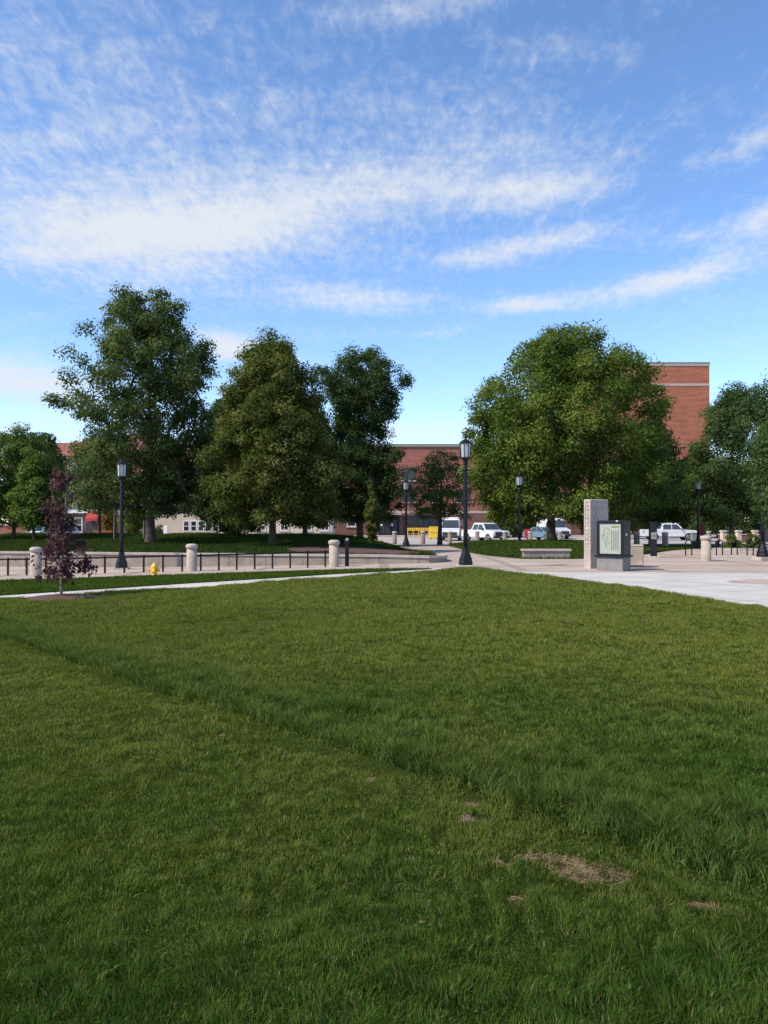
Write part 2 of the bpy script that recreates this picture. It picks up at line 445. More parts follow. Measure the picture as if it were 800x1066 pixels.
# ------------------------------------------------------------------ grass
# worn, straw coloured spots: centre px, half length, half width (m), turn
spots = [((612, 922), .15, .045, -.55), ((570, 906), .13, .024, -.1), ((520, 914), .04, .016, 0), ((489, 853), .042, .018, 0), ((486, 868), .048, .02, -.2),
         ((536, 953), .025, .014, -.4), ((232, 776), .035, .02, 0), ((735, 962), .07, .012, -.35), ((388, 826), .03, .016, 0)]
spots = [(gp(*p), a, b, t) for p, a, b, t in spots]
def worn(x, y):
    w = np.zeros(len(x))
    for (cx, cy), a, b, t in spots:
        dx, dy = x - cx, y - cy; u = dx * math.cos(t) + dy * math.sin(t); v = -dx * math.sin(t) + dy * math.cos(t)
        # stretch in depth: the patches lie on the ground and are seen foreshortened
        q = (u / (a * 1.15)) ** 2 + (v / (b * 2.6)) ** 2
        w = np.maximum(w, np.clip(1.5 - q, 0, 1))
    return np.clip(w * (-.15 + 2.0 * vnoise(x, y, .045, 9)), 0, 1)

def blades(x, y, z, h, w, lean, az, col, three):
    n = len(x)
    ld = 4 * np.pi * vnoise(x, y, .13, 33) + rng.normal(0, .9, n)
    dx, dy = np.cos(az), np.sin(az)                    # blade width direction
    lx, ly = np.cos(ld) * lean * h, np.sin(ld) * lean * h
    up = h * np.sqrt(np.clip(1 - .68 * np.minimum(lean, 1.2) ** 2, .01, 1))
    b0 = np.stack([x - dx * w / 2, y - dy * w / 2, z], 1); b1 = np.stack([x + dx * w / 2, y + dy * w / 2, z], 1)
    tip = np.stack([x + lx, y + ly, z + up], 1)
    if three:
        mx_, my_, mz = x + lx * .35, y + ly * .35, z + up * .62
        m0 = np.stack([mx_ - dx * w * .42, my_ - dy * w * .42, mz], 1); m1 = np.stack([mx_ + dx * w * .42, my_ + dy * w * .42, mz], 1)
        V = np.stack([b0, b1, m0, m1, tip], 1).reshape(-1, 3); o = np.arange(n)[:, None] * 5
        Fc = np.concatenate([o + [0, 1, 3], o + [0, 3, 2], o + [2, 3, 4]], 1).reshape(-1, 3)
        return V, Fc, np.repeat(col, 3, 0)
    V = np.stack([b0, b1, tip], 1).reshape(-1, 3); o = np.arange(n)[:, None] * 3
    return V, o + np.array([[0, 1, 2]]), col

parts_n = []; parts_l = []
def grass_ring(y0, y1, dens, hgt, wid, three, outer=False):
    area = (y1 - y0) * (1.16 * y1 + 2.2); n = int(area * dens)
    y = rng.uniform(y0, y1, n); hw = .58 * y1 + 1.1; x = rng.uniform(-hw, hw, n)
    if outer:
        n = int((y1 - y0) * 9 * dens); y = rng.uniform(y0, y1, n); x = (.58 * np.maximum(y, 1.5) + 1.1 + rng.uniform(0, 4.5, n)) * rng.choice([-1, 1], n)
        k = inside(lawn_poly, x, y)
    else:
        k = (np.abs(x) < .58 * y + 1.1) & inside(lawn_poly, x, y)
    # the mulch ring round the sapling stays clear
    k &= ~((((x - SAP[0]) / .95) ** 2 + ((y - SAP[1]) / .8) ** 2) < 1)
    x, y = x[k], y[k]
    s = band_s(x, y)
    cl = vnoise(x, y, .16, 1); cm = vnoise(x, y, .55, 2); cb = vnoise(x, y, 2.3, 4); cs = vnoise(x, y * 2.2, .3, 21)
    c9 = vnoise(x, y, .075 + .006 * y1, 71)
    keep = rng.random(len(x)) < np.clip((.45 + .75 * cl) * (.55 + .95 * c9), 0, 1)
    wn = worn(x, y)
    keep &= rng.random(len(x)) > .8 * wn
    x, y, s, cl, cm, cb, cs, wn, c9 = [q[keep] for q in (x, y, s, cl, cm, cb, cs, wn, c9)]
    n = len(x)
    tall = sst(-.02, .05, s) * (1 - sst(.3, 1.15, s + .5 * (cm - .5)))
    near = 1 - sst(2.2, 3.3, y + .5 * (cm - .5))
    tus = np.clip(1.5 * (.4 * cl + .4 * cs) + 1.1 * (c9 - .5) - .12, 0, 1.3)
    h = hgt * rng.uniform(.55, 1.25, n) * (.5 + .8 * tus) * (1 + 1.75 * tall + .5 * near) * (1 - .2 * sst(.02, -.1, s)) * (1 - .35 * sst(-.3, -.12, s) * sst(.01, -.03, s))
    h *= 1 - .55 * wn
    w = wid * rng.uniform(.7, 1.3, n) * (1 + .25 * tall)
    lean = rng.uniform(.15, .95, n) + .2 * tall * rng.random(n) + 1.2 * wn
    az = rng.uniform(0, np.pi, n)
    yel = np.clip(.55 * cb + .35 * cm + .5 * sst(4, 13, y) - .12 * tall - .2 * near - .3 * (1 - sst(2.2, 6.5, y)) + rng.normal(0, .16, n), 0, 1)[:, None]  # less olive near the camera paints in vignetting and shade between the blades
    green = np.array([.052, .106, .016]); olive = np.array([.178, .204, .038])
    col = green * (1 - yel) + olive * yel
    col = col * (1 - .45 * tall[:, None]) + np.array([.085, .13, .03]) * .45 * tall[:, None]
    col *= rng.uniform(.65, 1.25, n)[:, None]
    dry = rng.random(n) < .035 + .03 * cb
    col[dry] = np.array([.26, .22, .11]) * rng.uniform(.6, 1.2, (dry.sum(), 1))
    st = (rng.random(n) < np.clip(1.3 * wn, 0, .97)); col[st] = np.array([.33, .215, .12]) * rng.uniform(.6, 1.35, (st.sum(), 1))
    wd_ = rng.random(n) < .02 * cb + .004
    w[wd_] *= 3.2; h[wd_] *= .6; lean[wd_] = rng.uniform(.8, 1.3, wd_.sum()); col[wd_] = col[wd_] * .5 + np.array([.06, .11, .03])
    z = lawn_z(x, y)
    lg = tall > .35
    for q, dst in ((~lg, parts_n), (lg, parts_l)):
        if q.any(): dst.append(blades(x[q], y[q], z[q], h[q], w[q], lean[q], az[q], col[q], three))

SAP = gp(64, 624.5)
grass_ring(1.5, 3.4, 36000, .040, .0025, True)
grass_ring(3.4, 5.2, 24000, .041, .0032, True)
grass_ring(5.2, 8.5, 12000, .043, .0047, True)
grass_ring(8.5, 14, 5200, .044, .0075, False)
grass_ring(14, 21, 2300, .046, .012, False)
grass_ring(21, 32, 1100, .048, .018, False)
# flattened straw over the worn spots
for (cx, cy), a_, b_, t_ in spots:
    n = int(a_ * b_ * 2.6 * 90000); u = rng.normal(0, .62, n) * a_; v = rng.normal(0, .62, n) * b_ * 2.2
    x = cx + u * math.cos(t_) - v * math.sin(t_); y = cy + u * math.sin(t_) + v * math.cos(t_)
    k = rng.random(n) < worn(x, y) * 1.1 + .04; x, y = x[k], y[k]; n = len(x)
    col = np.array([.4, .285, .18]) * rng.uniform(.4, 1.3, n)[:, None]
    parts_n.append(blades(x, y, lawn_z(x, y) + .003, rng.uniform(.008, .026, n), rng.uniform(.0015, .0035, n), rng.uniform(1.2, 1.7, n), rng.uniform(0, np.pi, n), col, True))

# extra blades make the lower edge of the long strip dense
n = 60000; ex = rng.uniform(-9, 3.2, n); es = rng.random(n) ** 1.5 * .42; ey = 5.04 - 1.13 * ex + es * math.hypot(1, 1.13)
k = (np.abs(ex) < .58 * ey + 2.5) & (ey > 1.2) & (rng.random(n) < .25 + .9 * vnoise(ex, ey, .2, 15)); ex, ey, es = ex[k], ey[k], es[k]; n = len(ex)
col = (np.array([.055, .105, .022]) + np.array([.07, .065, .02]) * rng.random(n)[:, None]) * rng.uniform(.7, 1.2, n)[:, None]
parts_l.append(blades(ex, ey, lawn_z(ex, ey), rng.uniform(.05, .115, n) * (.6 + .6 * vnoise(ex, ey, .25, 16)), rng.uniform(.003, .005, n) * (1 + .12 * ey), rng.uniform(.2, .9, n), rng.uniform(0, np.pi, n), col, True))
grass_ring(0, 1.5, 2500, .042, .008, False)
grass_ring(0, 7, 2600, .043, .008, False, True)
grass_ring(7, 16, 1300, .045, .012, False, True)
grass_ring(16, 27, 600, .048, .018, False, True)
# broad leaved weeds and a little leaf litter
nr = 420; wy = rng.uniform(1.9, 10, nr); wx = rng.uniform(-1, 1, nr) * (.58 * wy + .6); m_ = rng.integers(5, 10, nr)
wx, wy = np.repeat(wx, m_), np.repeat(wy, m_); n = len(wx); wx = wx + rng.normal(0, .018, n); wy = wy + rng.normal(0, .018, n)
col = np.array([.065, .125, .028]) * rng.uniform(.6, 1.2, n)[:, None]
parts_n.append(blades(wx, wy, lawn_z(wx, wy) + .012, rng.uniform(.02, .04, n), rng.uniform(.006, .012, n), rng.uniform(.8, 1.15, n), rng.uniform(0, np.pi, n), col, True))
n = 110; wy = rng.uniform(1.9, 13, n); wx = rng.uniform(-1, 1, n) * (.58 * wy + .6)
col = np.array([.18, .13, .075]) * rng.uniform(.4, 1.3, n)[:, None]
parts_n.append(blades(wx, wy, lawn_z(wx, wy) + .028, rng.uniform(.015, .035, n), rng.uniform(.008, .018, n), rng.uniform(1.0, 1.3, n), rng.uniform(0, np.pi, n), col, True))

def join_parts(ps):
    o = 0; V = []; Fs = []; Cs = []
    for v, f, c in ps: V.append(v); Fs.append(f + o); Cs.append(c); o += len(v)
    return np.concatenate(V), np.concatenate(Fs), np.concatenate(Cs)
V, Fc, cc = join_parts(parts_n)
tag(np_mesh('lawn_grass', V, Fc, M['grass'], col=cc), 'short mown green grass covering the wide lawn', 'grass', kind='stuff')
V, Fc, cc = join_parts(parts_l)
tag(np_mesh('long_grass', V, Fc, M['grass'], col=cc), 'strip of longer bluish grass running diagonally across the lawn', 'grass', kind='stuff')

def cover(poly, zf, dens, hgt, wid, name, label, c0, c1, skip=None, seed=5):
    xs = [p[0] for p in poly]; ys = [p[1] for p in poly]
    n = int((max(xs) - min(xs)) * (max(ys) - min(ys)) * dens)
    x = rng.uniform(min(xs), max(xs), n); y = rng.uniform(min(ys), max(ys), n)
    k = inside(poly, x, y) & (np.abs(x) < .6 * y + 2)
    if skip is not None: k &= ~skip(x, y)
    x, y = x[k], y[k]; n = len(x); cm = vnoise(x, y, .8, seed); cl = vnoise(x, y, .25, seed + 1)
    h = hgt * rng.uniform(.5, 1.3, n) * (.5 + cl * .6 + .5 * cm); w = wid * rng.uniform(.7, 1.3, n)
    t = np.clip(cm * .7 + cl * .4 + rng.normal(0, .15, n), 0, 1)[:, None]
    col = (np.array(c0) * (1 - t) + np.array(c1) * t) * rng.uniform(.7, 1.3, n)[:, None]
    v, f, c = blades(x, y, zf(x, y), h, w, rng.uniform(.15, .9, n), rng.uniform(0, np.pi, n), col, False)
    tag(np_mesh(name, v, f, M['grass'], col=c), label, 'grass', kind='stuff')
cover(strip_poly, lambda x, y: G(x, y) + .028, 900, .05, .022, 'verge_grass', 'strip of grass between the pale path and the plaza', (.035, .085, .012), (.09, .12, .018))
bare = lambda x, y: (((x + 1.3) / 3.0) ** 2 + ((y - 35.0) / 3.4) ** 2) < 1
cover(bed_poly, berm_z, 260, .12, .045, 'bed_grass', 'shaded grass and ground cover on the raised bed under the trees', (.022, .046, .01), (.06, .082, .017), bare, 31)  # darker blade colours carry the shadow of the trees over the bed
cover(mound_poly, mound_z, 200, .09, .04, 'mound_grass', 'grass on the low mound around the big maple', (.028, .06, .012), (.07, .1, .018), None, 41)
cover(side_poly, lambda x, y: G(x, y) + .05, 150, .07, .04, 'patch_grass', 'small wedge of grass behind the dark pillar', (.03, .06, .012), (.08, .1, .02), None, 51)
sheet('bare_mulch', [(-1.3 + 3.1 * math.cos(a), 35.0 + 3.5 * math.sin(a)) for a in np.linspace(0, 2 * math.pi, 25)[:-1]], lambda x, y: berm_z(x, y) + .035, M['mulch'], .8)

# ------------------------------------------------------------------ trees
def make_tree(name, label, loc, profile, trunk_r, trunk_h, nclump, nleaf, leaf, clump_r, pal, seed, group=None, cat='tree',
              bark='bark', droop=0.0, fill=.42, squash=.7, lobes=.16, lean=0.0, leaders=None, flare=1.35, rz=0.0, up=.45, trunk_top=.78, gather=.17):
    rg = np.random.default_rng(seed)
    root = thing(name, label, cat, loc, rz, group)
    nclump = int(nclump * 1.35); nleaf = int(nleaf * 1.7); clump_r = clump_r * (1.12 if cat == 'tree' and clump_r > .4 else 1)
    if nleaf > 50000: nleaf = int(nleaf * 1.35); leaf *= .85
    P = np.array(profile, float); zmin, zmax = P[0, 0], P[-1, 0]; H = zmax
    Lr = lambda z: np.interp(z, P[:, 0], P[:, 1]); Rr = lambda z: np.interp(z, P[:, 0], P[:, 2])
    rmax = (P[:, 1:].sum(1) / 2).max()
    ph = rg.uniform(0, 6.28, 6)
    cs = []; tries = 0
    while len(cs) < nclump and tries < nclump * 60:
        tries += 1
        z = rg.uniform(zmin, zmax); th = rg.uniform(0, 2 * np.pi)
        rr = .5 * (Lr(z) + Rr(z)); 
        if rg.random() > (rr / rmax) ** 1.1 + .05: continue
        c = math.cos(th); sd = math.sin(th)
        r = rr + .5 * (Rr(z) - Lr(z)) * c
        r *= 1 + lobes * (math.sin(3 * th + ph[0] + 1.1 * z) * .6 + math.sin(5 * th + ph[1] - .9 * z * 6 / H) * .4 + rg.normal(0, .35))
        rho = max(.05, (r - clump_r * .35)) * rg.random() ** fill
        p = np.array([rho * c, rho * sd, z + rg.normal(0, .12)])
        if cs and np.min(np.linalg.norm((np.array(cs) - p) * [1, 1, 1.25], axis=1)) < clump_r * (.6 if tries < nclump * 25 else .33): continue
        cs.append(p)
    cs = np.array(cs)
    if clump_r > .4 and nclump > 60:      # boughs: the clumps gather into larger masses with gaps between them
        nb = max(7, nclump // 13); q_ = (cs - [0, 0, .5 * (zmin + zmax)]) / [rmax, rmax, .5 * (zmax - zmin)]; far_ = np.argsort(-np.linalg.norm(q_, axis=1) * rg.uniform(.5, 1, len(cs)))[:nb]
        ctrs = cs[far_]; dd = np.linalg.norm(cs[:, None, :] - ctrs[None], axis=2); jn = dd.argmin(1); dm = dd.min(1)
        k = (gather * np.clip(dm / (clump_r * 3), 0, 1))[:, None]
        cs = cs + (ctrs[jn] - cs) * k * np.array([1, 1, .8])
    cs = cs[np.argsort(np.hypot(cs[:, 0], cs[:, 1]) + .12 * np.abs(cs[:, 2] - zmin))]
    # trunk and limbs: each clump is joined to the nearest lower node
    pos = []; par = []; tr = []
    stems = leaders or [(0, 0, H * trunk_top)]
    nst = 11
    for si, (lx, ly, lz) in enumerate(stems):
        w = rg.normal(0, .012 * H, (2, 4))
        for i in range(nst + 1):
            t = i / nst
            if si > 0 and t * lz < trunk_h * .9: continue
            k = max(0, (t * lz - trunk_h * .8) / max(.1, lz - trunk_h * .8))
            x = lx * k + w[0, 0] * math.sin(3 * t) * t + lean * t; y = ly * k + w[1, 0] * math.sin(3 * t + 1) * t
            new_first = si > 0 and (not pos or True) and (len(pos) == 0 or par[-1] is None)
            pos.append(np.array([x, y, t * lz - (.12 if i == 0 else 0)]))
            if i == 0 and si == 0: par.append(-1)
            elif si > 0 and (len(tr) and tr[-1][0] != si):
                j = int(np.argmin([np.linalg.norm(q - pos[-1]) for q in pos[:-1]])); par.append(j)
            else: par.append(len(pos) - 2)
            tr.append((si, t))
    ntr = len(pos)
    weights = [0] * ntr
    for c in cs:
        A = np.array(pos); d = A - c; hd = np.hypot(d[:, 0], d[:, 1])
        cost = np.linalg.norm(d, axis=1) + 1.6 * np.maximum(0, A[:, 2] - (c[2] - .45 * hd)) + np.where(A[:, 2] < trunk_h * .92, 50, 0)
        j = int(np.argmin(cost)); a = A[j]
        L = np.linalg.norm(c - a)
        if L > clump_r * 1.2:
            mid = a + (c - a) * .5 + np.array([rg.normal(0, .06) * L, rg.normal(0, .06) * L, (.05 + .03 * rg.normal()) * L * (1 if droop < .3 else 2.2)])
            pos.append(mid); par.append(j); j = len(pos) - 1
        pos.append(c); par.append(j)
    n = len(pos); cnt = np.ones(n)
    for i in range(n - 1, ntr - 1, -1): cnt[par[i]] += cnt[i]
    tipr = trunk_r * .055
    rad = np.minimum(tipr * cnt ** .5, trunk_r * .55)
    for i in range(ntr):
        si, t = tr[i]; base = trunk_r if si == 0 else trunk_r * .6
        rad[i] = max(base * (1 - .86 * t) * (1 + (flare - 1) * max(0, 1 - t * 14)), tipr)
    mb = MB()
    for s in range(len(stems)):
        idx = [i for i in range(ntr) if tr[i][0] == s]
        pts = [pos[i] for i in idx]; rr = [rad[i] for i in idx]
        if s > 0: pts = [pos[par[idx[0]]]] + pts; rr = [rr[0]] + rr
        if s == 0:
            pts = [pts[0], pts[0] + (pts[1] - pts[0]) * .25, pts[0] + (pts[1] - pts[0]) * .55] + pts[1:]; rr = [rr[0] * 1.12, rr[0] * .88, rr[0] * .78] + rr[1:]
        mb.tube(pts, rr, 10)
    for i in range(ntr, n):
        r0 = min(rad[par[i]] * .9, rad[i] * 1.35); mb.tube([pos[par[i]], pos[i]], [r0, rad[i] if i < n else tipr], 5)
    mb.build('trunk', M[bark], root)
    # leaves
    wts = rg.uniform(.55, 1.45, len(cs)); cnts = np.maximum(4, (nleaf * wts / wts.sum()).astype(int))
    ci = np.repeat(np.arange(len(cs)), cnts); m = len(ci)
    csz = clump_r * rg.uniform(.75, 1.25, len(cs))
    d = rg.normal(0, 1, (m, 3)); d /= np.linalg.norm(d, axis=1)[:, None]
    rr = rg.random(m) ** .3
    off = d * (rr * csz[ci])[:, None] * np.array([1, 1, squash])
    # small sprays make the clump edge ragged
    spr = rg.integers(0, 14, m); sv = rg.normal(0, 1, (len(cs), 14, 3)); sv /= np.linalg.norm(sv, axis=2)[:, :, None]
    off = off * .62 + sv[ci, spr] * (csz[ci] * rg.uniform(.3, .85, m))[:, None] * np.array([1, 1, squash * 1.05]) * .62
    ctr = cs[ci] + off
    if droop: ctr[:, 2] -= droop * .35 * np.hypot(off[:, 0], off[:, 1])
    out = off / (np.linalg.norm(off, axis=1)[:, None] + 1e-6)
    if nleaf > 9000:      # inner twigs and leaves behind the outer clumps
        nc = int(.2 * m); zc = rg.uniform(zmin + .08 * (zmax - zmin), zmax - .1 * (zmax - zmin), nc); tc = rg.uniform(0, 2 * np.pi, nc)
        rc = .5 * (Lr(zc) + Rr(zc)) + .5 * (Rr(zc) - Lr(zc)) * np.cos(tc); rc = rc * .68 * rg.random(nc) ** .5
        sel = rg.permutation(m)[:nc]; ctr[sel] = np.stack([rc * np.cos(tc), rc * np.sin(tc), zc], 1)
    nrm = out * .7 + np.array([0, 0, up]) + rg.normal(0, .36, (m, 3)); nrm /= np.linalg.norm(nrm, axis=1)[:, None]
    tdir = rg.normal(0, 1, (m, 3)) + out * .6 + np.array([0, 0, -1.6 * droop - .25])
    tdir -= nrm * (tdir * nrm).sum(1)[:, None]; tdir /= np.linalg.norm(tdir, axis=1)[:, None]
    b = np.cross(nrm, tdir)
    l = leaf * rg.uniform(.45, 1.45, m)[:, None]; wd = l * .62
    V = np.stack([ctr - tdir * l * .5, ctr + b * wd * .5 + nrm * l * .08 + tdir * l * .04, ctr + tdir * l * .5, ctr - b * wd * .5 + nrm * l * .08 + tdir * l * .04], 1).reshape(-1, 3)
    Fc = np.arange(m * 4).reshape(-1, 4)
    pal = np.array(pal); cl = rg.random(len(cs))
    t = np.clip(cl[ci] * .75 + rg.random(m) * .4 - .08, 0, 1)[:, None]
    k = t * (len(pal) - 1); i0 = np.minimum(k.astype(int), len(pal) - 2); fr = k - i0
    col = pal[i0[:, 0]] * (1 - fr) + pal[i0[:, 0] + 1] * fr
    col = col * rg.uniform(.85, 1.15, m)[:, None]
    np_mesh('crown', V, Fc, M['leaf'], root, col)
    return root

def prof(Y, cx, base_z, rows):
    """rows: (py, px_left, px_right) measured on the photograph, turned into metres about the trunk at px cx"""
    k = Y / F
    return [(py_z(py, Y) - base_z, max(.15, (cx - l) * k), max(.15, (r - cx) * k)) for py, l, r in rows]

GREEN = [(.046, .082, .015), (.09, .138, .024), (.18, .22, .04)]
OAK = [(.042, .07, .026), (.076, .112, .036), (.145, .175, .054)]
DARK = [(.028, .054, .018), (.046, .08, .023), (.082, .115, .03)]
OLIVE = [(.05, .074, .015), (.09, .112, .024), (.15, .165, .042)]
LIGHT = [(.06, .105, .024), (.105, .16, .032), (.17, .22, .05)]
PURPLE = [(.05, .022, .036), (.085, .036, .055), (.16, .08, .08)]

def tree_at(name, label, px, Y, rows, zf=None, **kw):
    x = px_x(px, Y); z = (zf or G)(x, Y); z = float(z)
    return make_tree(name, label, (x, Y, z), prof(Y, px, z, rows), **kw)

tree_at('oak_tree', 'tallest dark green oak with a brown trunk behind the fence at left', 157, 42.0,
        [(535, 108, 198), (515, 82, 208), (490, 73, 210), (460, 68, 216), (432, 58, 226), (408, 64, 226), (392, 78, 230), (368, 76, 226), (346, 86, 212), (326, 104, 200), (307, 130, 174)],
        berm_z, trunk_r=.27, trunk_h=2.0, nclump=215, nleaf=44000, leaf=.17, clump_r=.74, pal=OAK, seed=3, fill=.5, lobes=.32, group='mature trees on the raised bed')
tree_at('linden_tree', 'dense olive green tree with a pointed top between the oak and the dark maple', 284, 38.0,
        [(543, 240, 345), (530, 220, 356), (510, 212, 362), (480, 214, 362), (450, 222, 352), (420, 230, 340), (395, 234, 332), (374, 246, 322), (358, 260, 308), (346, 276, 298), (339, 284, 293)],
        berm_z, trunk_r=.19, trunk_h=1.3, nclump=230, nleaf=60000, leaf=.15, clump_r=.66, pal=OLIVE, seed=5, fill=.42, lobes=.14, gather=.06, group='mature trees on the raised bed')
tree_at('dark_maple_tree', 'dark green maple with a feathery flat top left of the gap in the trees', 375, 54.0,
        [(540, 338, 410), (520, 330, 428), (495, 326, 428), (470, 330, 420), (445, 332, 414), (420, 334, 422), (400, 328, 428), (385, 330, 424), (378, 336, 414), (365, 350, 402)],
        lambda x, y: G(x, y), trunk_r=.26, trunk_h=2.2, nclump=190, nleaf=46000, leaf=.17, clump_r=.75, pal=DARK, seed=8, fill=.45, lobes=.2, gather=.08, group='mature trees on the raised bed')
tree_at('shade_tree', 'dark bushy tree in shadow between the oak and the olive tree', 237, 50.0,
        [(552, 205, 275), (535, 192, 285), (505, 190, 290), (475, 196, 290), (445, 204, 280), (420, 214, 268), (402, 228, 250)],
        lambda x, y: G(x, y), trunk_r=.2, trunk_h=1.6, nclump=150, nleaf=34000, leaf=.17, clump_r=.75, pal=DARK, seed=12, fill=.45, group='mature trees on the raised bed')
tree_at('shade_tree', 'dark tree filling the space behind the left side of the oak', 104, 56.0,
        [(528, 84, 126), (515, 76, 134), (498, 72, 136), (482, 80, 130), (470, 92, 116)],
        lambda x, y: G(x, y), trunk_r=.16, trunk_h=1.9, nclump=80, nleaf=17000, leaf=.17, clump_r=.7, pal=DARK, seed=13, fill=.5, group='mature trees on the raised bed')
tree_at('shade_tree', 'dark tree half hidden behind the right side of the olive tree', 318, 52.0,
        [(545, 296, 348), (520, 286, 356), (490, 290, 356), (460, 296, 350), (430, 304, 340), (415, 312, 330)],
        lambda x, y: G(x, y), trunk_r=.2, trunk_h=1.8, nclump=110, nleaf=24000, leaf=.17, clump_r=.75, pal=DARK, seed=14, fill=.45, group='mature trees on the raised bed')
tree_at('maple_tree', 'big round green maple on the mound behind the stone bench', 574, 50.0,
        [(547, 525, 645), (532, 498, 688), (505, 484, 702), (478, 480, 708), (450, 478, 700), (425, 482, 690), (402, 489, 680), (382, 500, 664), (363, 516, 650), (348, 538, 630), (337, 560, 610)],
        mound_z, trunk_r=.29, trunk_h=1.7, nclump=330, nleaf=84000, leaf=.19, clump_r=.93, pal=GREEN, seed=21, fill=.42, lobes=.14)
tree_at('honey_locust_tree', 'feathery dark tree rising behind the right flank of the big maple', 678, 60.0,
        [(545, 645, 712), (520, 640, 722), (495, 642, 720), (475, 648, 714), (455, 652, 706), (440, 660, 698), (430, 668, 690)],
        trunk_r=.2, trunk_h=2, nclump=120, nleaf=26000, leaf=.17, clump_r=.8, pal=DARK, seed=25, fill=.45)
tree_at('crabapple_tree', 'small open tree with spreading bare limbs in front of the long brick building', 458, 58.0,
        [(540, 428, 494), (525, 420, 500), (505, 420, 498), (488, 426, 494), (472, 440, 484), (462, 452, 470)],
        trunk_r=.19, trunk_h=1.7, nclump=95, nleaf=7500, leaf=.14, clump_r=.72, pal=[(.04, .07, .02), (.07, .105, .028), (.12, .15, .045)], seed=31, fill=.5, squash=.4)
tree_at('columnar_tree', 'narrow young upright tree on the mulch beside the dark maple', 388, 44.0,
        [(562, 383, 393), (550, 380, 396), (535, 380, 396), (520, 383, 393), (509, 386, 390)],
        berm_z, trunk_r=.045, trunk_h=.25, nclump=34, nleaf=3600, leaf=.11, clump_r=.24, pal=OLIVE, seed=33, fill=.5, squash=1.1)
tree_at('ash_tree', 'light green tree at the left edge of the view', 14, 48.0,
        [(545, -30, 45), (525, -40, 52), (500, -44, 54), (478, -40, 50), (460, -30, 40), (446, -5, 28)],
        lambda x, y: G(x, y), trunk_r=.15, trunk_h=1.7, nclump=130, nleaf=30000, leaf=.15, clump_r=.66, pal=LIGHT, seed=41, fill=.45, group='light green trees at the left')
tree_at('ash_tree', 'smaller light green tree right beside the purple sapling', 36, 46.0,
        [(548, 18, 58), (530, 12, 62), (505, 14, 60), (485, 20, 54), (472, 28, 46)],
        lambda x, y: G(x, y), trunk_r=.12, trunk_h=1.5, nclump=70, nleaf=15000, leaf=.14, clump_r=.58, pal=LIGHT, seed=42, fill=.45, group='light green trees at the left')
tree_at('background_tree', 'dark tree showing above the light green trees at the left edge', 42, 74.0,
        [(540, 5, 78), (510, 0, 82), (480, 6, 76), (460, 18, 66), (441, 34, 52)],
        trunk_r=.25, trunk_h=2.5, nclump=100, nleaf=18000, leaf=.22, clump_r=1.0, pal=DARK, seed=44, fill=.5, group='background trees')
tree_at('right_tree', 'green tree above the shrubs and bike hoops at right', 762, 58.0,
        [(540, 722, 815), (520, 718, 830), (495, 710, 835), (470, 714, 834), (450, 721, 830), (432, 731, 822), (416, 750, 810), (400, 772, 800)],
        trunk_r=.2, trunk_h=2.4, nclump=170, nleaf=40000, leaf=.18, clump_r=.9, pal=[(.04, .076, .024), (.066, .108, .034), (.11, .155, .05)], seed=51, fill=.45, lobes=.2)
tree_at('right_tree', 'overhanging tree at the right edge of the view in front of the lamp', 838, 28.0,
        [(540, 798, 880), (515, 784, 890), (480, 776, 892), (445, 782, 890), (415, 798, 880), (390, 806, 866), (365, 822, 850)],
        trunk_r=.14, trunk_h=2.0, nclump=120, nleaf=22000, leaf=.13, clump_r=.6, pal=[(.04, .076, .024), (.066, .108, .034), (.11, .155, .05)], seed=52, fill=.45, lobes=.2)
# far trees behind the road on the right and in the gaps
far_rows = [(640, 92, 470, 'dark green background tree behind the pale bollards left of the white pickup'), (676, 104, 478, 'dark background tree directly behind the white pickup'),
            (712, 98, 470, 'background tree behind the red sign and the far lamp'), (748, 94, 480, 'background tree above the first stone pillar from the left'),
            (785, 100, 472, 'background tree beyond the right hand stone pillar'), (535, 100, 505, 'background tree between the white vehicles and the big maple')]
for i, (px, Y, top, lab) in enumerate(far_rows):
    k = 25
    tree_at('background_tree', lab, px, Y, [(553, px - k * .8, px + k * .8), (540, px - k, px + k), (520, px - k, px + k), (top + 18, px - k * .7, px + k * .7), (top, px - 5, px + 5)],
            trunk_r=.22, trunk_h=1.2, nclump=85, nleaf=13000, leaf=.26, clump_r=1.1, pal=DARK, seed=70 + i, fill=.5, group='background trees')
tree_at('young_tree', 'small pale green tree with a slim light trunk left of the oak', 140, 62.0,
        [(552, 132, 150), (545, 126, 154), (535, 124, 156), (525, 130, 150), (518, 138, 144)],
        trunk_r=.06, trunk_h=1.0, nclump=36, nleaf=4500, leaf=.16, clump_r=.5, pal=[(.07, .1, .02), (.11, .14, .03), (.15, .17, .05)], seed=61, fill=.5, bark='bark2')
tree_at('young_tree', 'small orange tinged tree by the red awning', 114, 66.0,
        [(550, 108, 119), (542, 106, 122), (533, 108, 121), (526, 112, 117)],
        trunk_r=.05, trunk_h=.8, nclump=22, nleaf=2200, leaf=.16, clump_r=.45, pal=[(.11, .07, .015), (.2, .1, .02), (.14, .12, .03)], seed=62, fill=.5)
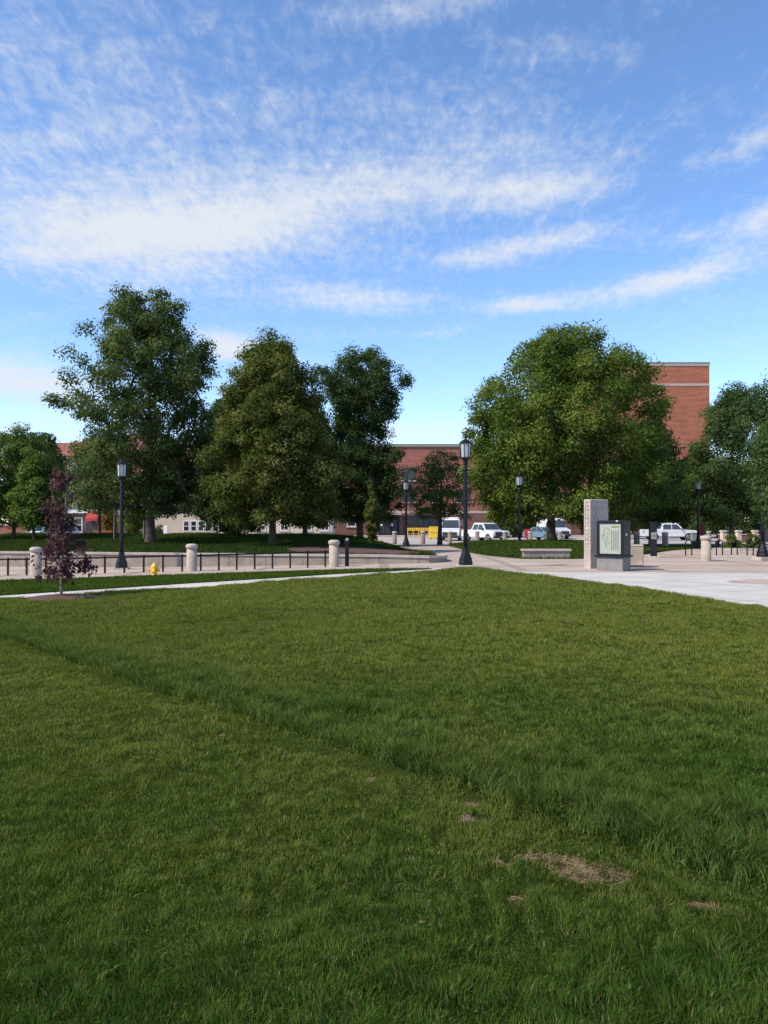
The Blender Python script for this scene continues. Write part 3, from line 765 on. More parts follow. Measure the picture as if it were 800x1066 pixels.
# the purple beech sapling
sx, sy = SAP
make_tree('beech_sapling', 'purple leaved beech sapling in a mulch ring on the lawn', (sx, sy, gz(sx, sy) + .04),
          [(.42, .3, .3), (.6, .6, .5), (.8, .74, .74), (1.05, .78, .78), (1.3, .5, .58), (1.6, .4, .42), (1.9, .44, .3), (2.2, .5, .26), (2.5, .46, .24), (2.8, .4, .22), (3.05, .28, .2), (3.25, .1, .14)],
          trunk_r=.04, trunk_h=.45, nclump=80, nleaf=1250, leaf=.105, clump_r=.19, pal=PURPLE, seed=77, droop=.9, fill=.5, squash=1.0, lobes=.4,
          leaders=[(.14, 0, 3.25), (-.3, .05, 2.85)], flare=1.15, bark='bark2', up=.2, trunk_top=.95)
mb = MB(); rg = np.random.default_rng(4)
ring = []
for r in (0, .3, .6, .85, 1):
    for k in range(28):
        a = 2 * math.pi * k / 28; w = 1 + (.1 * math.sin(3 * a + 1) + .07 * math.sin(7 * a)) * r
        x = .98 * r * w * math.cos(a); y = .85 * r * w * math.sin(a)
        ring.append((x, y, gz(sx + x, sy + y) - gz(sx, sy) + .02 + .09 * (1 - r * r) + rg.normal(0, .008)))
fs = [(i * 28 + k, i * 28 + (k + 1) % 28, (i + 1) * 28 + (k + 1) % 28, (i + 1) * 28 + k) for i in range(4) for k in range(28)]
mb.add(ring, fs, True)
tag(mb.build('mulch_ring', M['mulch'], loc=(sx, sy, gz(sx, sy) + .02)), 'round bed of brown bark mulch under the purple sapling', 'mulch bed')

# shrubs
def shrub(label, px, py_base, Y, w, h, pal, seed, zf=G, group='shrubs', name='shrub'):
    x = px_x(px, Y); z = float(zf(x, Y))
    return make_tree(name, label, (x, Y, z), [(.05, w * .42, w * .42), (h * .4, w * .5, w * .5), (h * .75, w * .42, w * .42), (h, w * .15, w * .15)],
                     trunk_r=.03, trunk_h=.05, nclump=26, nleaf=2600, leaf=.1, clump_r=min(w, h) * .24, pal=pal, seed=seed, group=group, cat='shrub', trunk_top=.6)
shrub('round dark shrub in the planter under the right hand tree', 761, 575, 44, 1.2, .75, GREEN, 81)
shrub('dark shrub between the last bike hoop and the right edge lamp', 785, 573, 44, 1.1, .7, GREEN, 82)
shrub('dark shrub against the cream wall, left of the white sign', 166, 560, 76, 1.6, 1.6, DARK, 83)
shrub('low dark shrub right of the white sign by the cream wall', 180, 556, 76, 1.5, .9, DARK, 84)
for i, px in enumerate((255, 270, 292, 304)):
    shrub(['low shrub left of the olive tree trunk', 'low shrub just behind the olive tree trunk', 'low shrub between the olive tree and the next dark trunk', 'low shrub touching the second dark trunk'][i],
          px, 556, 55, 1.3, .8, OLIVE, 85 + i)

# ------------------------------------------------------------------ street lamps
def make_lamp(label, loc):
    r = thing('street_lamp', label, 'street lamp', loc, 0, 'black lantern street lamps')
    s = math.sqrt(2)
    b = MB(); b.box(-.29, .29, -.29, .29, -.1, .06); b.build('footing', M['agg_cap'], r, .01)
    b = MB(); b.lathe([(.25, .06), (.25, .15), (.235, .19), (.225, .3), (.2, .32), (.17, .42), (.125, .56), (.115, .6), (.125, .62), (.125, .66), (.09, .69)], 8, smooth=False, rot=R(22.5)); b.build('base', M['black'], r, .006)
    b = MB(); b.lathe([(.082, .68), (.078, 1.2), (.066, 3.45), (.066, 3.5)], 16); b.lathe([(.08, 3.3), (.095, 3.33), (.095, 3.36), (.075, 3.4)], 16); b.build('pole', M['black'], r)
    b = MB(); b.lathe([(.07, 3.5), (.1, 3.53), (.1, 3.56), (.075, 3.6), (.085, 3.66), (.17, 3.72), (.2, 3.74), (.2, 3.77), (.12, 3.77)], 8, smooth=False, rot=R(22.5)); b.build('lantern_holder', M['black'], r)
    g = MB(); g.lathe([(.165, 3.772), (.19, 4.24)], 8, smooth=False, rot=R(22.5)); gl = g.build('lantern_glass', M['frost'], r)
    fr = MB()
    for k in range(8):
        a = R(22.5 + 45 * k); fr.tube([(.172 * math.cos(a), .172 * math.sin(a), 3.77), (.197 * math.cos(a), .197 * math.sin(a), 4.25)], .012, 6)
    fr.build('lantern_bars', M['black'], gl)
    c = MB(); c.lathe([(.225, 4.242), (.225, 4.28), (.2, 4.3), (.14, 4.35), (.06, 4.39), (.045, 4.41), (.03, 4.44)], 8, smooth=False, rot=R(22.5)); c.build('lantern_cap', M['black'], r)
    return r
LX = gp(485, 591.3)
lamp0 = make_lamp('black lantern street lamp standing at the tip of the lawn', on(*LX, .05))
def lamp(px, Y, label, off=.05, zf=None):
    x = px_x(px, Y); return dup(lamp0, (x, Y, (gz(x, Y) if zf is None else float(zf(x, Y))) + off), R(11), label)
lamp(127, 31.2, 'black lantern street lamp between the purple sapling and the hydrant', .0)
lamp(541, 43.5, 'black lantern street lamp left of the stone bench, against the big maple', -.1)
lamp(423, 50, 'black lantern street lamp in front of the yellow barrier', 0)
lamp(727, 50, 'black lantern street lamp beside the red sign, right of the white pickup', .0)
lamp(794, 31.5, 'black lantern street lamp at the right edge, lantern lost in leaves', .1)

# thin dark poles on the left
def thin_pole(label, px, Y, ptop, pbase):
    z0 = py_z(pbase, Y); r = thing('thin_pole', label, 'pole', (px_x(px, Y), Y, z0 - .1), 0, 'thin dark poles')
    b = MB(); h = py_z(ptop, Y) - z0 + .1; b.lathe([(.11, 0), (.11, .1), (.07, .14), (.065, h)], 12); b.build('shaft', M['black'], r)
    c = MB(); c.lathe([(.09, h), (.09, h + .05), (.02, h + .09)], 12); c.build('finial', M['black'], r)
thin_pole('slim dark pole just left of the left hand street lamp', 119.5, 46, 524, 564)
thin_pole('slim dark pole just left of the oak trunk', 150.5, 47, 530, 561)

# ------------------------------------------------------------------ bollards
def make_bollard(label, loc, grp, m='agg', h=1.03, r0=.2):
    r = thing('bollard', label, 'bollard', loc, 0, grp)
    b = MB(); b.lathe([(r0 * 1.02, -.12), (r0 * 1.02, .02), (r0, .04), (r0 * .93, h - .2)], 20); b.build('shaft', M[m], r)
    c = MB(); c.lathe([(r0 * .9, h - .2), (r0 * .9, h - .17), (r0 * 1.1, h - .155), (r0 * 1.12, h - .07), (r0 * .98, h - .025), (r0 * .6, h), (.01, h + .005)], 20); c.build('cap', M['agg_cap'], r)
    return r
bx = {}
grp1 = 'exposed aggregate bollards'
bol0 = make_bollard('aggregate stone bollard behind the purple sapling', on(px_x(38, 28.3), 28.3), grp1)
BOL = [(px_x(38, 28.3), 28.3), (px_x(200, 28.9), 28.9), (px_x(348, 29.5), 29.5)]
dup(bol0, on(*BOL[1]), .4, 'aggregate stone bollard in the fence right of the yellow hydrant')
dup(bol0, on(*BOL[2]), .9, 'aggregate stone bollard where the black fence ends, by the black post')
dup(bol0, on(px_x(735, 31.2), 31.2), 1.3, 'aggregate stone bollard in the plaza right of the white pickup')
grp2 = 'weathered brown bollards by the road'
bolg = make_bollard('brown bollard just behind the tall dark pillar, below the pickup', on(px_x(692.5, 49), 49), grp2, 'granite', .98, .19)
dup(bolg, on(px_x(663, 50), 50), .5, 'brown bollard showing above the litter bin')
for px, Y, lab in [(411, 64, 'brown bollard left of the far lamp and the yellow barrier'), (440.5, 63, 'brown bollard in front of the yellow barrier'), (468.5, 66, 'pale bollard in front of the white high roof van'),
                   (497, 66, 'pale bollard in front of the grille of the white pickup with dark front'), (525.5, 68, 'brown bollard right of the white vehicles'), (552, 69, 'bollard beside the small red box'), (583, 70, 'bollard just right of the maple trunk'),
                   (738, 66, 'pale bollard behind the aggregate bollard at right')]:
    dup(bolg, on(px_x(px, Y), Y, .08), px * .1, lab)

# black post by the fence
px, Y = 361.5, 29.8
r = thing('black_post', 'slim black post with a slanted top next to the last fence bollard', 'post', on(px_x(px, Y), Y), R(-12))
b = MB(); b.box(-.085, .085, -.06, .06, -.1, .02); b.build('base_plate', M['black'], r, .005)
b = MB(); b.box(-.07, .07, -.05, .05, .021, .86, .004); b.build('shaft', M['black'], r, .012)
b = MB(); b.prism_x([(-.055, .861), (.075, .861), (.075, 1.06), (.045, 1.07), (-.06, .98)], .078); h = b.build('head', M['navy'], r, .008)
b = MB(); b.prism_x([(-.058, .995), (.035, 1.072), (.03, 1.078), (-.063, 1.0)], .055); b.build('face_plate', M['grey'], h)

# ------------------------------------------------------------------ low black fence
def fence(label, p0, p1, n, first=True, last=True):
    x0, y0 = p0; x1, y1 = p1; cx, cy = (x0 + x1) / 2, (y0 + y1) / 2
    r = thing('low_fence', label, 'fence', on(cx, cy), 0, 'low black fence sections')
    o = np.array(on(cx, cy))
    P = lambda t, h: np.array([x0 + (x1 - x0) * t, y0 + (y1 - y0) * t, gz(x0 + (x1 - x0) * t, y0 + (y1 - y0) * t) + h]) - o
    a, bb = P(.0, .6), P(1., .6)
    d = (bb - a) / np.linalg.norm(bb - a); s = np.array([-d[1], d[0], 0])
    m = MB()
    for z0, z1 in ((.555, .615),):
        pts = [P(0, z0) - s * .02, P(0, z0) + s * .02, P(0, z1) + s * .02, P(0, z1) - s * .02, P(1, z0) - s * .02, P(1, z0) + s * .02, P(1, z1) + s * .02, P(1, z1) - s * .02]
        m.add(pts, [(3, 2, 1, 0), (4, 5, 6, 7), (0, 1, 5, 4), (1, 2, 6, 5), (2, 3, 7, 6), (3, 0, 4, 7)])
    m.build('top_rail', M['black'], r)
    for i in range(n):
        q = P((i + .5) / n, 0); m = MB(); m.box(q[0] - .03, q[0] + .03, q[1] - .03, q[1] + .03, q[2] - .1, q[2] + .567); m.lathe([(.045, .615), (.045, .63), (.02, .66)], 8, (q[0], q[1], q[2])); m.build('post', M['black'], r)
L3 = (px_x(-60, 27.9), 27.9)
fence('low black fence left of the bollard behind the sapling', L3, BOL[0], 5)
fence('low black fence between the sapling bollard and the hydrant bollard', BOL[0], BOL[1], 8)
fence('low black fence between the hydrant bollard and the last bollard', BOL[1], BOL[2], 8)

# ------------------------------------------------------------------ retaining wall
r = thing('retaining_wall', 'low weathered concrete retaining wall with coping around the raised bed', 'wall', (0, 31, 0))
xsw = list(np.linspace(-26, 1.3, 24)); line = [(x, float(wall_y(x))) for x in xsw]
line += [(1.75, 30.18), (2.1, 30.33), (2.38, 30.6), (2.52, 31.0), (2.54, 31.6), (2.45, 33)]
def ribbon(line, off0, off1, z0f, z1f):
    m = MB(); n = len(line); A = np.array(line)
    T = np.gradient(A, axis=0); T /= np.linalg.norm(T, axis=1)[:, None]; Nn = np.stack([T[:, 1], -T[:, 0]], 1)
    vs = []
    for i in range(n):
        a = A[i] + Nn[i] * off0; b = A[i] + Nn[i] * off1
        for (p, z) in ((a, z0f(*A[i])), (b, z0f(*A[i])), (b, z1f(*A[i])), (a, z1f(*A[i]))): vs.append((p[0], p[1] - 31, z))
    fs = []
    for i in range(n - 1):
        for k in range(4): fs.append((i * 4 + k, i * 4 + (k + 1) % 4, i * 4 + 4 + (k + 1) % 4, i * 4 + 4 + k))
    fs += [(0, 1, 2, 3), (n * 4 - 1, n * 4 - 2, n * 4 - 3, n * 4 - 4)]
    m.add(vs, fs); return m
wtop = lambda x, y: WALL_TOP - .02 * max(0, x)
ribbon(line, 0, -.25, lambda x, y: gz(x, y) - .15, lambda x, y: wtop(x, y) - .09).build('wall_face', M['wallc'], r)
ribbon(line, .05, -.28, lambda x, y: wtop(x, y) - .089, wtop).build('coping', M['wallcap'], r)
m = MB()
for x in np.arange(-25, 1.6, 1.55):
    y = float(wall_y(x)); m.box(x - .012, x + .012, y - .006 - 31, y + .02 - 31, gz(x, y) - .1, WALL_TOP - .095)
m.build('joint', M['joint'], r)

# ------------------------------------------------------------------ hydrant
px, Y = 161, 26.9
r = thing('fire_hydrant', 'yellow fire hydrant on the grass verge in front of the fence', 'fire hydrant', on(px_x(px, Y), Y, -.08), R(8))
b = MB(); b.lathe([(.12, 0), (.12, .05), (.105, .055), (.1, .3), (.125, .31), (.125, .35), (.1, .36)], 16); b.build('barrel', M['yellow'], r)
b = MB(); b.lathe([(.115, .361), (.115, .385), (.105, .41), (.075, .46), (.035, .49), (.03, .5), (.03, .535), (.0, .54)], 16); b.build('bonnet', M['yellow'], r)
for sgn in (-1, 1):
    b = MB(); b.tube([(sgn * .08, 0, .27), (sgn * .155, 0, .27)], .05, 12); b.tube([(sgn * .155, 0, .27), (sgn * .185, 0, .27)], .065, 8); b.build('side_cap', M['yellow'], r)
b = MB(); b.tube([(0, -.07, .23), (0, -.15, .23)], .065, 14); b.tube([(0, -.15, .23), (0, -.185, .23)], .085, 8); b.build('front_cap', M['yellow'], r)

# ------------------------------------------------------------------ stone slab, map kiosk, bin
Y = 26.3
x = px_x(614, Y)
r = thing('stone_slab', 'tall rough limestone slab with carved lettering left of the map board', 'monument', on(x, Y), R(-60))
b = MB(); b.box(-.16, .16, -.13, .75, -.1, 2.36, .006); sl = b.build('slab', M['stone'], r, .02)
def strokes(m, rows, x0, x1, y, fw=.03):
    pass
rg = np.random.default_rng(9); m = MB(); z = 2.18
while z > .2:
    # letters stacked down the narrow face, cut too shallow to read from here
    w = .09; k = rg.integers(0, 5)
    bars = {0: [(-w, -w + .022, 0, .1), (w - .022, w, 0, .1), (-w, w, .04, .06)], 1: [(-w, w, 0, .018), (-w, w, .082, .1), (-w, -w + .022, 0, .1)], 2: [(-w, w, .082, .1), (-.011, .011, 0, .1)],
            3: [(-w, -w + .022, 0, .1), (-w, w, 0, .018), (w - .022, w, 0, .1)], 4: [(-w, -w + .022, 0, .1), (-w, w, .082, .1), (-w, w, .04, .056), (w - .022, w, .04, .1)]}[int(k)]
    for a, c, z0, z1 in bars: m.box(a, c, -.128, -.1235, z + z0, z + z1)
    z -= .128
m.build('carved_lettering', M['stone_dark'], sl)

Y = 25.2
xk = px_x(638, Y)
r = thing('map_kiosk', 'dark framed campus map board on a grey concrete plinth', 'map board', on(xk, Y), R(-42))
b = MB(); b.box(-.44, .46, -.26, .34, -.1, .44, .0); b.build('plinth', M['plinth'], r, .012)
b = MB(); b.box(-.5, .52, -.32, .4, .441, .5); b.build('ledge', M['navy'], r, .01)
cab = MB(); cab.box(-.46, .46, -.17, .36, .501, 1.64); cb = cab.build('cabinet', M['navy'], r, .015)
b = MB(); b.box(-.37, .37, -.186, -.172, .55, 1.53); pn = b.build('map_panel', M['mapp'], r)
fr = MB()
for x0, x1, z0, z1 in ((-.46, -.37, .52, 1.6), (.37, .46, .52, 1.6), (-.37, .37, 1.53, 1.6), (-.37, .37, .52, .55)): fr.box(x0, x1, -.21, -.1715, z0, z1)
fr.build('frame', M['black'], r, .004)
pr = MB(); pr.box(.05, .32, -.1895, -.187, 1.4, 1.46); pr.build('map_heading', M['mapy'], pn)
pr = MB(); rg = np.random.default_rng(3)
for q in range(8): pr.box(.065 + q * .03, .083 + q * .03, -.1925, -.19, 1.413, 1.445)
pr.build('heading_letters', M['mapd'], pn)
for cx in (.05, .125, .2, .275):
    pr = MB(); pr.box(cx - .024, cx - .021, -.1885, -.187, .68, 1.312)
    for q in range(28):
        z = 1.3 - q * .023; pr.box(cx - .022, cx + .01 + .022 * rg.random(), -.189, -.187, z, z + .008)
    pr.build('index_lettering', M['mapd'], pn)
pr = MB(); pr.box(-.34, -.01, -.1884, -.187, 1.06, 1.066); pr.box(-.18, -.174, -.1883, -.187, .74, 1.46)
for q in range(34):
    x0 = rg.uniform(-.33, -.06); z = rg.uniform(.75, 1.42); w = rg.uniform(.015, .05); h = rg.uniform(.015, .06); o = .0002 * q
    pr.box(x0, x0 + w, -.189 - o, -.187, z, z + h)
    pr.box(x0 + .004, x0 + .006, -.1882, -.187, min(z, 1.06), max(z + .005, 1.062))
pr.build('map_drawing', M['mapg'], pn)
b = MB(); b.box(.4605, .466, -.02, .06, 1.14, 1.22); b.build('notice', M['paper'], r)
b = MB(); b.box(.2, .27, -.19, -.1705, 1.605, 1.635); b.build('light_fitting', M['paper'], r)

Y = 27.0
r = thing('litter_bin', 'square pebbled concrete litter bin right of the map board', 'bin', on(px_x(662.5, Y), Y), R(-14))
b = MB(); b.box(-.24, .24, -.24, .24, -.02, .06); b.build('base', M['plastic'], r)
b = MB(); b.box(-.22, .22, -.22, .22, .061, .74, -.012); b.build('body', M['agg'], r, .02, 2)
b = MB(); b.box(-.235, .235, -.235, .235, .741, .8, .02); b.build('lid', M['agg_cap'], r, .012)
b = MB(); b.lathe([(.13, .801), (.13, .812), (.1, .815)], 18); b.build('opening', M['plastic'], r)

Y = 34.4
r = thing('dark_pillar', 'tall dark pillar with a grey panel, right of the litter bin', 'call post', on(px_x(680.5, Y), Y), R(-10))
b = MB(); b.box(-.2, .2, -.2, .2, -.1, .05); b.build('footing', M['conc'], r, .01)
b = MB(); b.box(-.135, .135, -.11, .11, .051, 1.54); b.build('column', M['navy'], r, .015)
b = MB(); b.box(-.15, .15, -.125, .125, 1.541, 1.6, .01); b.build('cap', M['navy'], r, .01)
b = MB(); b.box(-.115, .115, -.125, -.112, .82, 1.12); pp = b.build('panel', M['greyp'], r, .004)
b = MB(); b.lathe([(.03, 0), (.03, .01)], 12); kb = b.build('button', M['plastic'], pp, loc=(0, -.132, .97)); kb.rotation_euler = (R(90), 0, 0)

# ------------------------------------------------------------------ stone bench
Y = 33.3
r = thing('stone_bench', 'low pale stone bench with a slab seat in front of the maple mound', 'bench', on(px_x(568.5, Y), Y, .03), R(-2))
b = MB(); b.box(-1.0, 1.0, -.2, .22, -.15, .29); b.build('base', M['wallc'], r, .012)
b = MB(); b.box(-1.06, 1.06, -.26, .26, .291, .385); b.build('seat', M['wallcap'], r, .015)
for x in (-.34, .34):
    m = MB(); m.box(x - .008, x + .008, -.2025, -.19, -.1, .286); m.build('joint', M['joint'], r)

# ------------------------------------------------------------------ bike hoops
def make_hoop(label, loc, rz):
    r = thing('bike_hoop', label, 'bike rack', loc, rz, 'black bike hoops')
    pts = [(-.15, 0, -.08), (-.15, 0, .58)] + [(-.15 * math.cos(t), 0, .58 + .15 * math.sin(t)) for t in np.linspace(.3, math.pi - .3, 9)] + [(.15, 0, .58), (.15, 0, -.08)]
    b = MB(); b.tube(pts, .028, 10); b.build('hoop', M['black'], r)
    for s in (-1, 1):
        b = MB(); b.lathe([(.06, 0), (.06, .012), (.03, .016)], 12, (s * .15, 0, .005)); b.build('foot_flange', M['black'], r)
    return r
hoop0 = make_hoop('black bike hoop left of the aggregate bollard, under the far lamp', on(px_x(717, 36.5), 36.5), R(4))
dup(hoop0, on(px_x(749, 36.8), 36.8), R(4), 'black bike hoop just right of the aggregate bollard')
dup(hoop0, on(px_x(764.5, 37.2), 37.2), R(8), 'black bike hoop in front of the round dark shrub')
dup(hoop0, on(px_x(781, 36.5), 36.5), R(4), 'black bike hoop nearest the right edge lamp')
# dark bench behind the hoops
Y = 46
r = thing('metal_bench', 'low dark metal bench seen behind the bike hoops', 'bench', on(px_x(735, Y), Y), R(2))
for k in range(4):
    b = MB(); b.box(-.8, .8, -.2 + .11 * k, -.11 + .11 * k, .42, .47); b.build('seat_slat', M['navy'], r)
for s in (-.7, .7):
    b = MB(); b.box(s - .03, s + .03, -.18, .23, -.05, .419); b.build('leg', M['navy'], r)

# planter kerb under the right tree
tag(ribbon([(px_x(742, 42.2), 42.2), (px_x(770, 41.6), 41.6), (px_x(800, 41.5), 41.5), (px_x(840, 41.6), 41.6)], 0, -.25, lambda x, y: gz(x, y) - .1, lambda x, y: gz(x, y) + .16).build('planter_kerb', M['wallcap'], loc=(0, 31, 0)),
    'low pale kerb of the planter below the right hand shrubs', 'kerb')
sheet('planter_soil', [(px_x(742, 42.4), 42.4), (px_x(840, 41.8), 41.8), (px_x(840, 47), 47), (px_x(745, 47), 47)], lambda x, y: G(x, y) + .1, M['mulch'], 1, .2)

# stone pillars, right background
def make_pillar(label, loc):
    r = thing('stone_pillar', label, 'pillar', loc, R(8), 'pale stone pillars')
    b = MB(); b.box(-.2, .2, -.2, .2, -.1, .95); b.build('shaft', M['lime'], r, .02)
    b = MB(); b.box(-.26, .26, -.26, .26, .951, 1.1, .03); b.build('cap', M['limeband'], r, .015)
    return r
pil0 = make_pillar('pale stone pillar left of the right tree trunk', on(px_x(753, 70), 70, .05))
dup(pil0, on(px_x(769, 70), 70, .05), R(8), 'pale stone pillar right of the right tree trunk')
dup(pil0, on(px_x(786, 70), 70, .05), R(8), 'pale stone pillar beside the right edge lamp')
Y = 72
r = thing('brick_wall', 'low dark brick wall running behind the pale stone pillars', 'wall', on(px_x(773, Y), Y), R(0))
b = MB(); b.box(-2.2, 4.5, -.12, .12, -.1, .72); b.build('wall_face', M['brick_b'], r)
b = MB(); b.box(-2.25, 4.55, -.17, .17, .721, .8); b.build('coping', M['limeband'], r, .01)
# red sign
Y = 62
r = thing('red_sign', 'red sign panel behind the far lamp right of the pickup', 'sign', on(px_x(729.5, Y), Y), R(4))
b = MB(); b.box(-.28, .28, -.03, .03, .7, 1.6); b.build('panel', M['redsign'], r, .01)
for s in (-.2, .2):
    b = MB(); b.lathe([(.03, -.1), (.03, .699)], 8, (s, 0, 0)); b.build('post', M['grey'], r)
Y = 66
r = thing('utility_box', 'grey utility box left of the far lamp beside the pickup bonnet', 'utility box', on(px_x(723.5, Y), Y), 0)
b = MB(); b.box(-.3, .3, -.2, .2, -.05, .85); b.build('body', M['grey'], r, .02)
b = MB(); b.box(-.33, .33, -.23, .23, .851, .93, .02); b.build('lid', M['grey'], r, .01)
b = MB(); b.box(-.25, .25, -.212, -.202, .05, .8); b.build('door', M['greyp'], r)

# ------------------------------------------------------------------ vehicles
def wheel(parent, x, y, rad, wid):
    s = 1 if x > 0 else -1
    w = bpy.data.objects.new('wheel', None)
    b = MB(); prof_ = [(rad * .62, -wid / 2), (rad * .93, -wid / 2), (rad, -wid * .32), (rad, wid * .32), (rad * .93, wid / 2), (rad * .62, wid / 2)]
    b.lathe(prof_, 20); t = b.build('wheel', M['rubber'], parent, loc=(x, y, rad)); t.rotation_euler = (0, R(90), 0)
    b = MB(); b.lathe([(rad * .6, -wid * .1), (rad * .61, wid * .53), (rad * .5, wid * .54), (rad * .42, wid * .42), (rad * .2, wid * .42), (rad * .16, wid * .53), (.01, wid * .54)], 16)
    rm = b.build('rim', M['rim'], t)
    if s < 0: rm.rotation_euler = (R(180), 0, 0)
    bpy.data.objects.remove(w)

def vehicle(name, label, cat, loc, rz, prof, hw, paint, windows, shield, wheels, wr, front, extra=None, bevel=.05, rear=None):
    """prof: body outline in (y,z), front towards -y; hw(z): half width"""
    r = thing(name, label, cat, loc, rz)
    b = MB(); b.prism_x(prof, hw); body = b.build('body', M[paint], r, bevel, 2)
    def panel(poly, side, m, nm, d=.012):
        b = MB(); n = len(poly)
        vs = [(side * (hw(z) + d), y, z) for y, z in poly] + [(side * (hw(z) - .03), y, z) for y, z in poly]
        b.add(vs, [tuple(range(n)), tuple(range(2 * n - 1, n - 1, -1))] + [(i, (i + 1) % n, n + (i + 1) % n, n + i) for i in range(n)])
        b.build(nm, M[m], r)
    for poly in windows:
        for s in (-1, 1): panel(poly, s, 'cglass', 'side_window')
    for (y0, z0), (y1, z1), nm in shield:
        d = Vector((0, y1 - y0, z1 - z0)).normalized(); nrm = Vector((0, -d.z, d.y)) if nm == 'windscreen' else Vector((0, d.z, -d.y))
        vs = []
        for (y, z) in ((y0, z0), (y1, z1)):
            for s in (-1, 1): vs.append(Vector((s * (hw(z) - .09), y, z)) + nrm * .012)
        vs += [v - nrm * .04 for v in vs]
        b = MB(); b.add(vs, [(0, 1, 3, 2), (4, 6, 7, 5), (0, 2, 6, 4), (1, 5, 7, 3), (0, 4, 5, 1), (2, 3, 7, 6)]); b.build(nm, M['cglass'], r)
    for y in wheels:
        for s in (-1, 1):
            a = MB(); pts = [(s * (hw(.5) + .004), y + (wr + .07) * math.cos(t), wr + (wr + .07) * math.sin(t)) for t in np.linspace(-.15, math.pi + .15, 15)]
            a.add(pts + [(s * (hw(.5) - .2), p[1], p[2]) for p in pts], [tuple(range(15)), tuple(range(29, 14, -1))] + [(i, i + 1, 16 + i, 15 + i) for i in range(14)]); a.build('wheel_arch', M['plastic'], r)
            wheel(r, s * (hw(.5) - .1), y, wr, .24)
    yf = front['y']
    b = MB(); b.box(-hw(.5) + .25, hw(.5) - .25, yf - .02, yf + .05, *front['grille']); b.build('grille', M['plastic'], r)
    b = MB(); b.box(-hw(.5) + .02, hw(.5) - .02, yf - .1, yf + .1, *front['bumper']); b.build('bumper', M[front.get('bmat', 'plastic')], r, .03)
    for s in (-1, 1):
        x0, x1 = sorted((s * (hw(.5) - .24), s * (hw(.5) - .03))); b = MB(); b.box(x0, x1, yf - .025, yf + .12, *front['lamp']); b.build('headlight', M['lampglass'], r, .01)
        x0, x1 = sorted((s * (hw(1.2) + .02), s * (hw(1.2) + .22))); b = MB(); b.box(x0, x1, front['my'], front['my'] + .09, front['mz'], front['mz'] + .24); b.build('side_mirror', M['plastic'], r, .02)
        ry = max(p[0] for p in prof); b = MB(); x0, x1 = sorted((s * (hw(.9) - .14), s * (hw(.9) - .02))); b.box(x0, x1, ry - .02, ry + .02, *front['tail']); b.build('tail_light', M['tail'], r)
    b = MB(); b.box(-.16, .16, yf - .115, yf - .1, front['bumper'][0] + .08, front['bumper'][0] + .19); b.build('number_plate', M['paper'], r)
    if extra: extra(r)
    return r

van_prof = [(-2.75, .35), (-2.78, .75), (-2.6, 1.12), (-1.75, 1.3), (-1.05, 2.3), (-.7, 2.5), (2.7, 2.52), (2.78, 2.3), (2.8, .35)]
van_hw = lambda z: 1.0 if z < 1.3 else 1.0 - .11 * (z - 1.3) / 1.2
vehicle('delivery_van', 'white high roof delivery van parked facing the camera', 'van', on(px_x(470, 83), 83), R(-8), van_prof, van_hw, 'white',
        [[(-1.45, 1.32), (-.95, 2.0), (-.15, 2.0), (-.15, 1.32)]], [((-1.72, 1.38), (-1.12, 2.2), 'windscreen')], (-1.8, 1.75), .36,
        dict(y=-2.76, grille=(.62, .95), bumper=(.33, .6), lamp=(.78, 1.02), my=-1.3, mz=1.35, tail=(.9, 1.4)))
pk_prof = [(-2.8, .4), (-2.82, .98), (-2.7, 1.1), (-1.4, 1.18), (-.75, 1.82), (-.5, 1.9), (.85, 1.9), (1.1, 1.2), (2.85, 1.2), (2.9, .45)]
pk_hw = lambda z: .98 if z < 1.15 else .98 - .22 * (z - 1.15) / .75
pk_win = [[(-1.15, 1.2), (-.68, 1.74), (-.12, 1.74), (-.12, 1.2)], [(-.04, 1.2), (-.04, 1.74), (.7, 1.74), (.86, 1.2)]]
pk_front = dict(y=-2.8, grille=(.62, 1.0), bumper=(.38, .6), lamp=(.78, 1.02), my=-1.2, mz=1.15, tail=(.8, 1.12), bmat='grey')
def bed(r):
    b = MB(); b.box(-.86, .86, 1.2, 2.75, 1.203, 1.212); b.build('cargo_bed', M['plastic'], r)
pick = vehicle('pickup_truck', 'white crew cab pickup truck driving right beyond the bollards', 'pickup truck', on(px_x(696, 84), 84), R(86), pk_prof, pk_hw, 'white', pk_win,
        [((-1.36, 1.22), (-.8, 1.79), 'windscreen'), ((.9, 1.85), (1.08, 1.25), 'rear_window')], (-1.85, 1.75), .38, pk_front, bed)
vehicle('pickup_truck', 'white pickup with a dark front parked beside the delivery van', 'pickup truck', on(px_x(505, 78), 78), R(28), pk_prof, pk_hw, 'white', pk_win,
        [((-1.36, 1.22), (-.8, 1.79), 'windscreen'), ((.9, 1.85), (1.08, 1.25), 'rear_window')], (-1.85, 1.75), .38,
        dict(pk_front, grille=(.45, 1.02), bmat='plastic'), bed)
car_prof = [(-2.2, .3), (-2.25, .62), (-2.1, .76), (-1.05, .92), (-.4, 1.38), (0, 1.46), (.8, 1.44), (1.55, 1.05), (2.15, .98), (2.25, .6), (2.2, .3)]
car_hw = lambda z: .9 if z < .9 else .9 - .24 * (z - .9) / .55
car_win = [[(-.85, .95), (-.35, 1.33), (.12, 1.37), (.12, .95)], [(.2, .95), (.2, 1.37), (.75, 1.34), (1.25, 1.0), (1.2, .95)]]
car_front = dict(y=-2.2, grille=(.45, .6), bumper=(.3, .44), lamp=(.55, .7), my=-.75, mz=.9, tail=(.72, .92))
